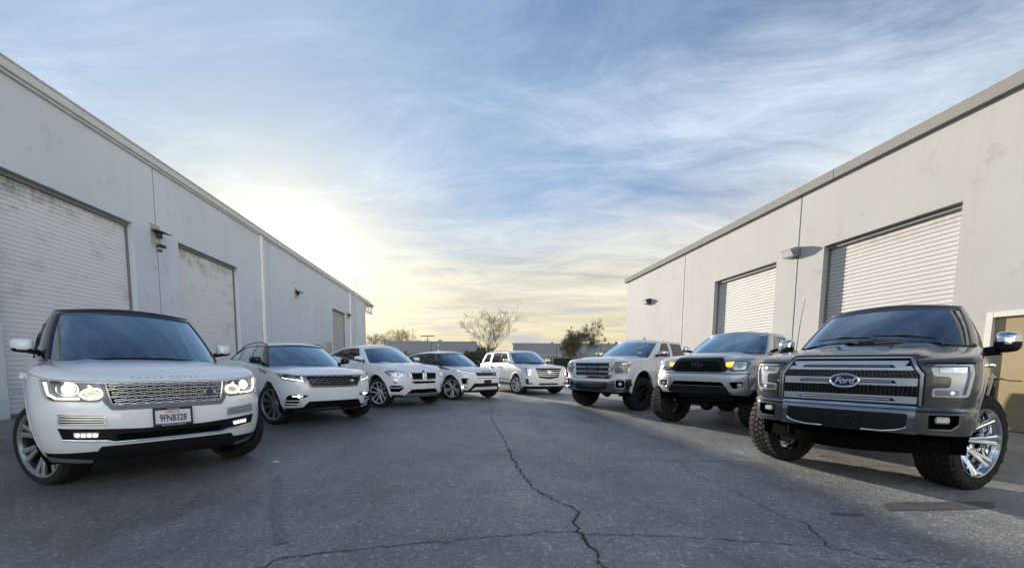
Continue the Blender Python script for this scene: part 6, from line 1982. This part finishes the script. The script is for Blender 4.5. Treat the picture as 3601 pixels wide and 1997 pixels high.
# ============ 8: large grey lifted pickup at right
def truck_grey():
    C = dict(xb=-.30, Db=.34, nb=3.0, wb=.885, zc=1.445, belt=[(.1, 1.375), (-.7, 1.375), (-2.9, 1.385)], xt=-1.12, Dt=.18, wt=.70,
             roof=[(-.8, 1.80), (-1.35, 1.845), (-2.1, 1.855), (-2.8, 1.82)], wcr=.055, xrb=-2.82, Drb=.15, xrt=-2.62, Drt=.15, qa=.94, wipers=1,
             cols=[(-.76, -1.36), (-1.66, -1.70), (-1.80, -1.82), (-2.58, -2.46)], glass=[(0, 1), (2, 3)])
    P = dict(nose=[(.50, .89), (.58, .93), (.70, .945), (.785, .94), (.80, .90), (.86, .905), (1.0, .915), (1.14, .905), (1.19, .88), (1.28, .84)],
             tail=[(.5, -4.90), (1.0, -4.94), (1.4, -4.92)], side=[(.50, .93), (.62, .955), (.80, .965), (1.0, .985), (1.18, .975), (1.4, .925)],
             top=[(.95, 1.195), (.6, 1.255), (.1, 1.31), (-.3, 1.35), (-.7, 1.375), (-5.0, 1.385)], bot=[(1.0, .57), (.6, .57), (.2, .58), (-5.0, .62)],
             crown=[(.95, .02), (.3, .04), (-.5, .06)], D=.40, n=3.6, rh=.045, hk=1.5, Dr=.12, nr=6, doors=[-.60, -1.74, -2.72], cowl=-.60, cab_end=-2.80, bed=(-2.94, -4.88),
             clad=0, arch=[(0, .50, .53), (-3.68, .50, .53)], lip=dict(h=.014, w=.05, a0=8, a1=182), cab=C, pan=.58, floor=.75,
             K=36, arm=1.7, mlow=.12, sculpt=lambda x, y: .030 * max(0, 1 - max(0, abs(y) - .52) / .07) * min(1, max(0, (.91 - x) / .07)) - .018 * max(0, 1 - max(0, abs(y) - .24) / .05) * min(1, max(0, (.76 - x) / .10)))
    c = Car('pickup_truck', 'large dark grey lifted pickup at far right with chrome wheels and broad silver grille', (4.14, 4.47), R(-51.9), .872, 1.03, P, 'pickup truck')
    def lamp(sg, m):
        # the C-shaped lamp wraps round a body-coloured tongue
        c.patch('lamp_bay', m([(-.61, 1.178), (-.93, 1.18), (-.945, 1.10), (-.925, .895), (-.61, .885)]), .003, .02, 'paint_magnetic')
        h = c.patch('headlight', m(rnd_poly([(-.635, 1.165), (-.91, 1.17), (-.925, 1.10), (-.905, .915), (-.885, .90), (-.67, .90), (-.672, .97), (-.775, .978), (-.785, 1.0), (-.785, 1.055), (-.77, 1.07), (-.672, 1.075)], .012)), .006, .03, 'lamp_frost')
        c.patch('upper_lens', m(rrect(-.79, 1.128, .17, .052, .012)), .012, .006, 'lamp_reflector', h)
        c.patch('lower_lens', m(rrect(-.765, .936, .15, .044, .012)), .012, .006, 'lamp_reflector', h)
        c.disc('led', sg * .80, 1.128, .018, .02, 'lamp_soft', h)
        c.disc('led', sg * .80, .937, .016, .02, 'lamp_soft', h)
        c.tube('light_guide', m([(-.665, 1.15), (-.88, 1.15), (-.895, 1.09), (-.875, .925)]), .014, .008, 'lamp_grey', h)
        c.patch('fender_tongue', m(rnd_poly([(-.60, 1.06), (-.765, 1.055), (-.775, 1.0), (-.76, .985), (-.60, .985)], .015)), .022, .03, 'paint_magnetic')
        c.patch('valance', m([(-.60, .835), (-.66, .885), (-.945, .885), (-.955, .822), (-.60, .805)]), .012, .03, 'paint_magnetic')
        f = c.bowl('fog_recess', m(rnd_poly([(-.665, .742), (-.865, .75), (-.865, .67), (-.82, .622), (-.67, .615)], .012)), .06, 'void_black')
        c.flat_box('fog_light', sg * .77, .70, .105, .058, -.025, .04, 'lamp_frost', f, .012)
        c.tube('fog_rim', m([(-.865, .67), (-.82, .622), (-.67, .615)]), .004, .010, 'paint_magnetic', f)
        c.patch('tow_hook', m(rrect(-.43, .522, .10, .026, .01)), -.04, .03, 'chrome')
        c.tube('bonnet_gap', m([(-.60, 1.182), (-.92, 1.182)]), .003, .006, 'void_black')
    # painted bumper ends with chrome centre
    for sg in (-1, 1):
        m = (lambda q: q) if sg == -1 else mir
        c.patch('bumper_cap', m([(-.575, .79), (-.95, .795), (-.955, .772), (-.575, .765)]), .016, .03, 'bumper_chrome')
    lamp_pair(lamp)
    s_ = c.patch('grille_surround', [(-.605, .795), (-.605, 1.085), (-.50, 1.215), (.50, 1.215), (.605, 1.085), (.605, .795), (.585, .795), (.58, 1.075), (.49, 1.200), (-.49, 1.200), (-.58, 1.075), (-.585, .795)], .030, .06, 'satin_silver')
    c.tube('surround_edge', [(-.612, .80), (-.612, 1.09), (-.505, 1.222), (.505, 1.222), (.612, 1.09), (.612, .80)], .028, .009, 'plastic_black', s_)
    g = c.patch('grille', [(-.575, .80), (-.57, 1.075), (-.48, 1.19), (.48, 1.19), (.57, 1.075), (.575, .80)], .012, .02, 'void_black', s_)
    for z0, z1, w0, w1 in ((1.056, 1.112, .565, .535), (.902, .980, .565, .565)):
        bm = bmesh.new()
        n = 34
        for k in range(n + 1):
            y = -w0 + 2 * w0 * k / n
            c.tube('', [(y, z0), (y * w1 / w0, z1)], .017, .0032, '', bm=bm, seg=4, step=.05)
        for k in range(5):
            z = z0 + (z1 - z0) * (k + .5) / 5
            c.tube('', [(-w0, z), (w0, z)], .018, .0022, '', bm=bm, seg=4, step=.06)
        from_bm('grille_mesh', bm, 'dark_chrome', g, 40)
    for (z0, z1, w0, w1, sl) in ((1.116, 1.178, .535, .485, .40), (.986, 1.050, .565, .565, .42), (.832, .896, .57, .57, .42)):
        br = c.patch('grille_bar', rnd_poly([(-w0, z0), (w0, z0), (w1, z1), (-w1, z1)], .008), .034, .03, 'bright_trim', g)
        zc = (z0 + z1) / 2
        c.patch('bar_slot', [(-sl, zc - .012), (sl, zc - .012), (sl - .03, zc + .012), (-sl + .03, zc + .012)], .037, .004, 'void_black', br)
        c.tube('bar_blade', [(-sl + .03, zc), (sl - .04, zc)], .040, .006, 'chrome', br, seg=6)
    b = c.patch('badge', ell(0, 1.018, .126, .056, 28), .048, .03, 'badge_blue', g, bow=.012, step=.02)
    c.tube('badge_rim', ell(0, 1.018, .123, .055, 32), .052, .012, 'chrome', b, closed=True, step=.02)
    c.text('badge_script', 'Ford', 0, 1.018, .080, .066, 'bright_trim', b, .002, .95, .32, bold=.002, sx=1.15)
    c.patch('camera_pod', rrect(0, .943, .06, .04, .01), .030, .02, 'plastic_black', g)
    # centre bumper section
    bc = c.patch('bumper', [(-.575, .775), (-.565, .565), (-.44, .555), (-.34, .535), (.34, .535), (.44, .555), (.565, .565), (.575, .775)], .020, .05, 'bumper_chrome')
    c.tube('bumper_lip', [(-.575, .772), (.575, .772)], .026, .012, 'chrome', bc, flat=(.016, .012))
    inn = c.patch('bumper_inset', rnd_poly([(-.52, .742), (-.51, .625), (-.44, .60), (-.33, .585), (.33, .585), (.44, .60), (.51, .625), (.52, .742)], .02), .024, .02, 'plastic_black', bc)
    c.tube('inset_trim', [(-.515, .635), (-.50, .62), (-.44, .60), (-.33, .583), (-.17, .583)], .026, .006, 'chrome', inn); c.tube('inset_trim', [(.515, .635), (.50, .62), (.44, .60), (.33, .583), (.17, .583)], .026, .006, 'chrome', inn)
    for sg in (-1, 1): c.patch('inset_panel', [(sg * .24, .735), (sg * .24, .60), (sg * .33, .60), (sg * .44, .615), (sg * .505, .64), (sg * .505, .735)], .027, .01, 'plastic_black', inn)
    pb = c.patch('plate_bracket', rrect(0, .655, .33, .155, .01), .036, .02, 'plastic_black', inn)
    for sg in (-1, 1):
        for k in range(5):
            a = 2 * math.pi * k / 5
            c.disc('bracket_hole', sg * .085 + .026 * math.cos(a), .66 + .026 * math.sin(a), .012, .038, 'void_black', pb)
    c.patch('bumper_valance', [(-.62, .565), (-.60, .50), (.60, .50), (.62, .565)], -.02, .05, 'plastic_black')
    bm = bmesh.new()
    pts = []
    for k in range(13):
        y = -.80 + 1.6 * k / 12; pts.append((.74 - .20 * (abs(y) / .8)**2, y, .395 + .045 * (abs(y) / .8)**2))
    add_tube(bm, pts, 1, 4, flat=(.012, .055)); from_bm('air_dam', bm, 'void_black', c.root)
    box('splash_guard', (.30, -.60, .40), (.66, .60, .56), 'void_black', c.root, .02)
    c.cabin(C, dict(pillar='paint_magnetic', roof='paint_magnetic', sglass='glass_dark', wglass='glass_tint'))
    bm = bmesh.new(); add_box(bm, (-1.30, -.14, 1.895), (-1.22, -.06, 1.925), .01); from_bm('roof_antenna', bm, 'plastic_black', c.root)
    bm = bmesh.new(); add_tube(bm, [(-.42, -.90, 1.36), (-.55, -.905, 1.80), (-.68, -.91, 2.05)], [.006, .004, .003], 5); from_bm('whip_antenna', bm, 'plastic_black', c.root)
    c.finish(dict(body='paint_magnetic', arch='paint_magnetic'))
    truck_bed(c, -2.94, -4.88, .90, .85, 1.38, 'plastic_black')
    c.mirror((-.66, 1.00, 1.215, 1.305, 1.515), 'chrome')
    c.handles((1.18, 1.18), 'chrome')
    under_truck(c, 0, -3.68, .60, .45, 1.9)
    c.wheels(dict(R=.45, W=.37, rim=.318, n=8, spokes=[(-.05, -.13, .030, .042), (.05, .09, .030, .042)], mat='chrome', barrel='chrome', yo=.96, yh=-.02, hub=.085, lug=44, curve=.9, closed=True, rubber='rubber'), R(-25), (0, -3.68), 1.69)
truck_grey()
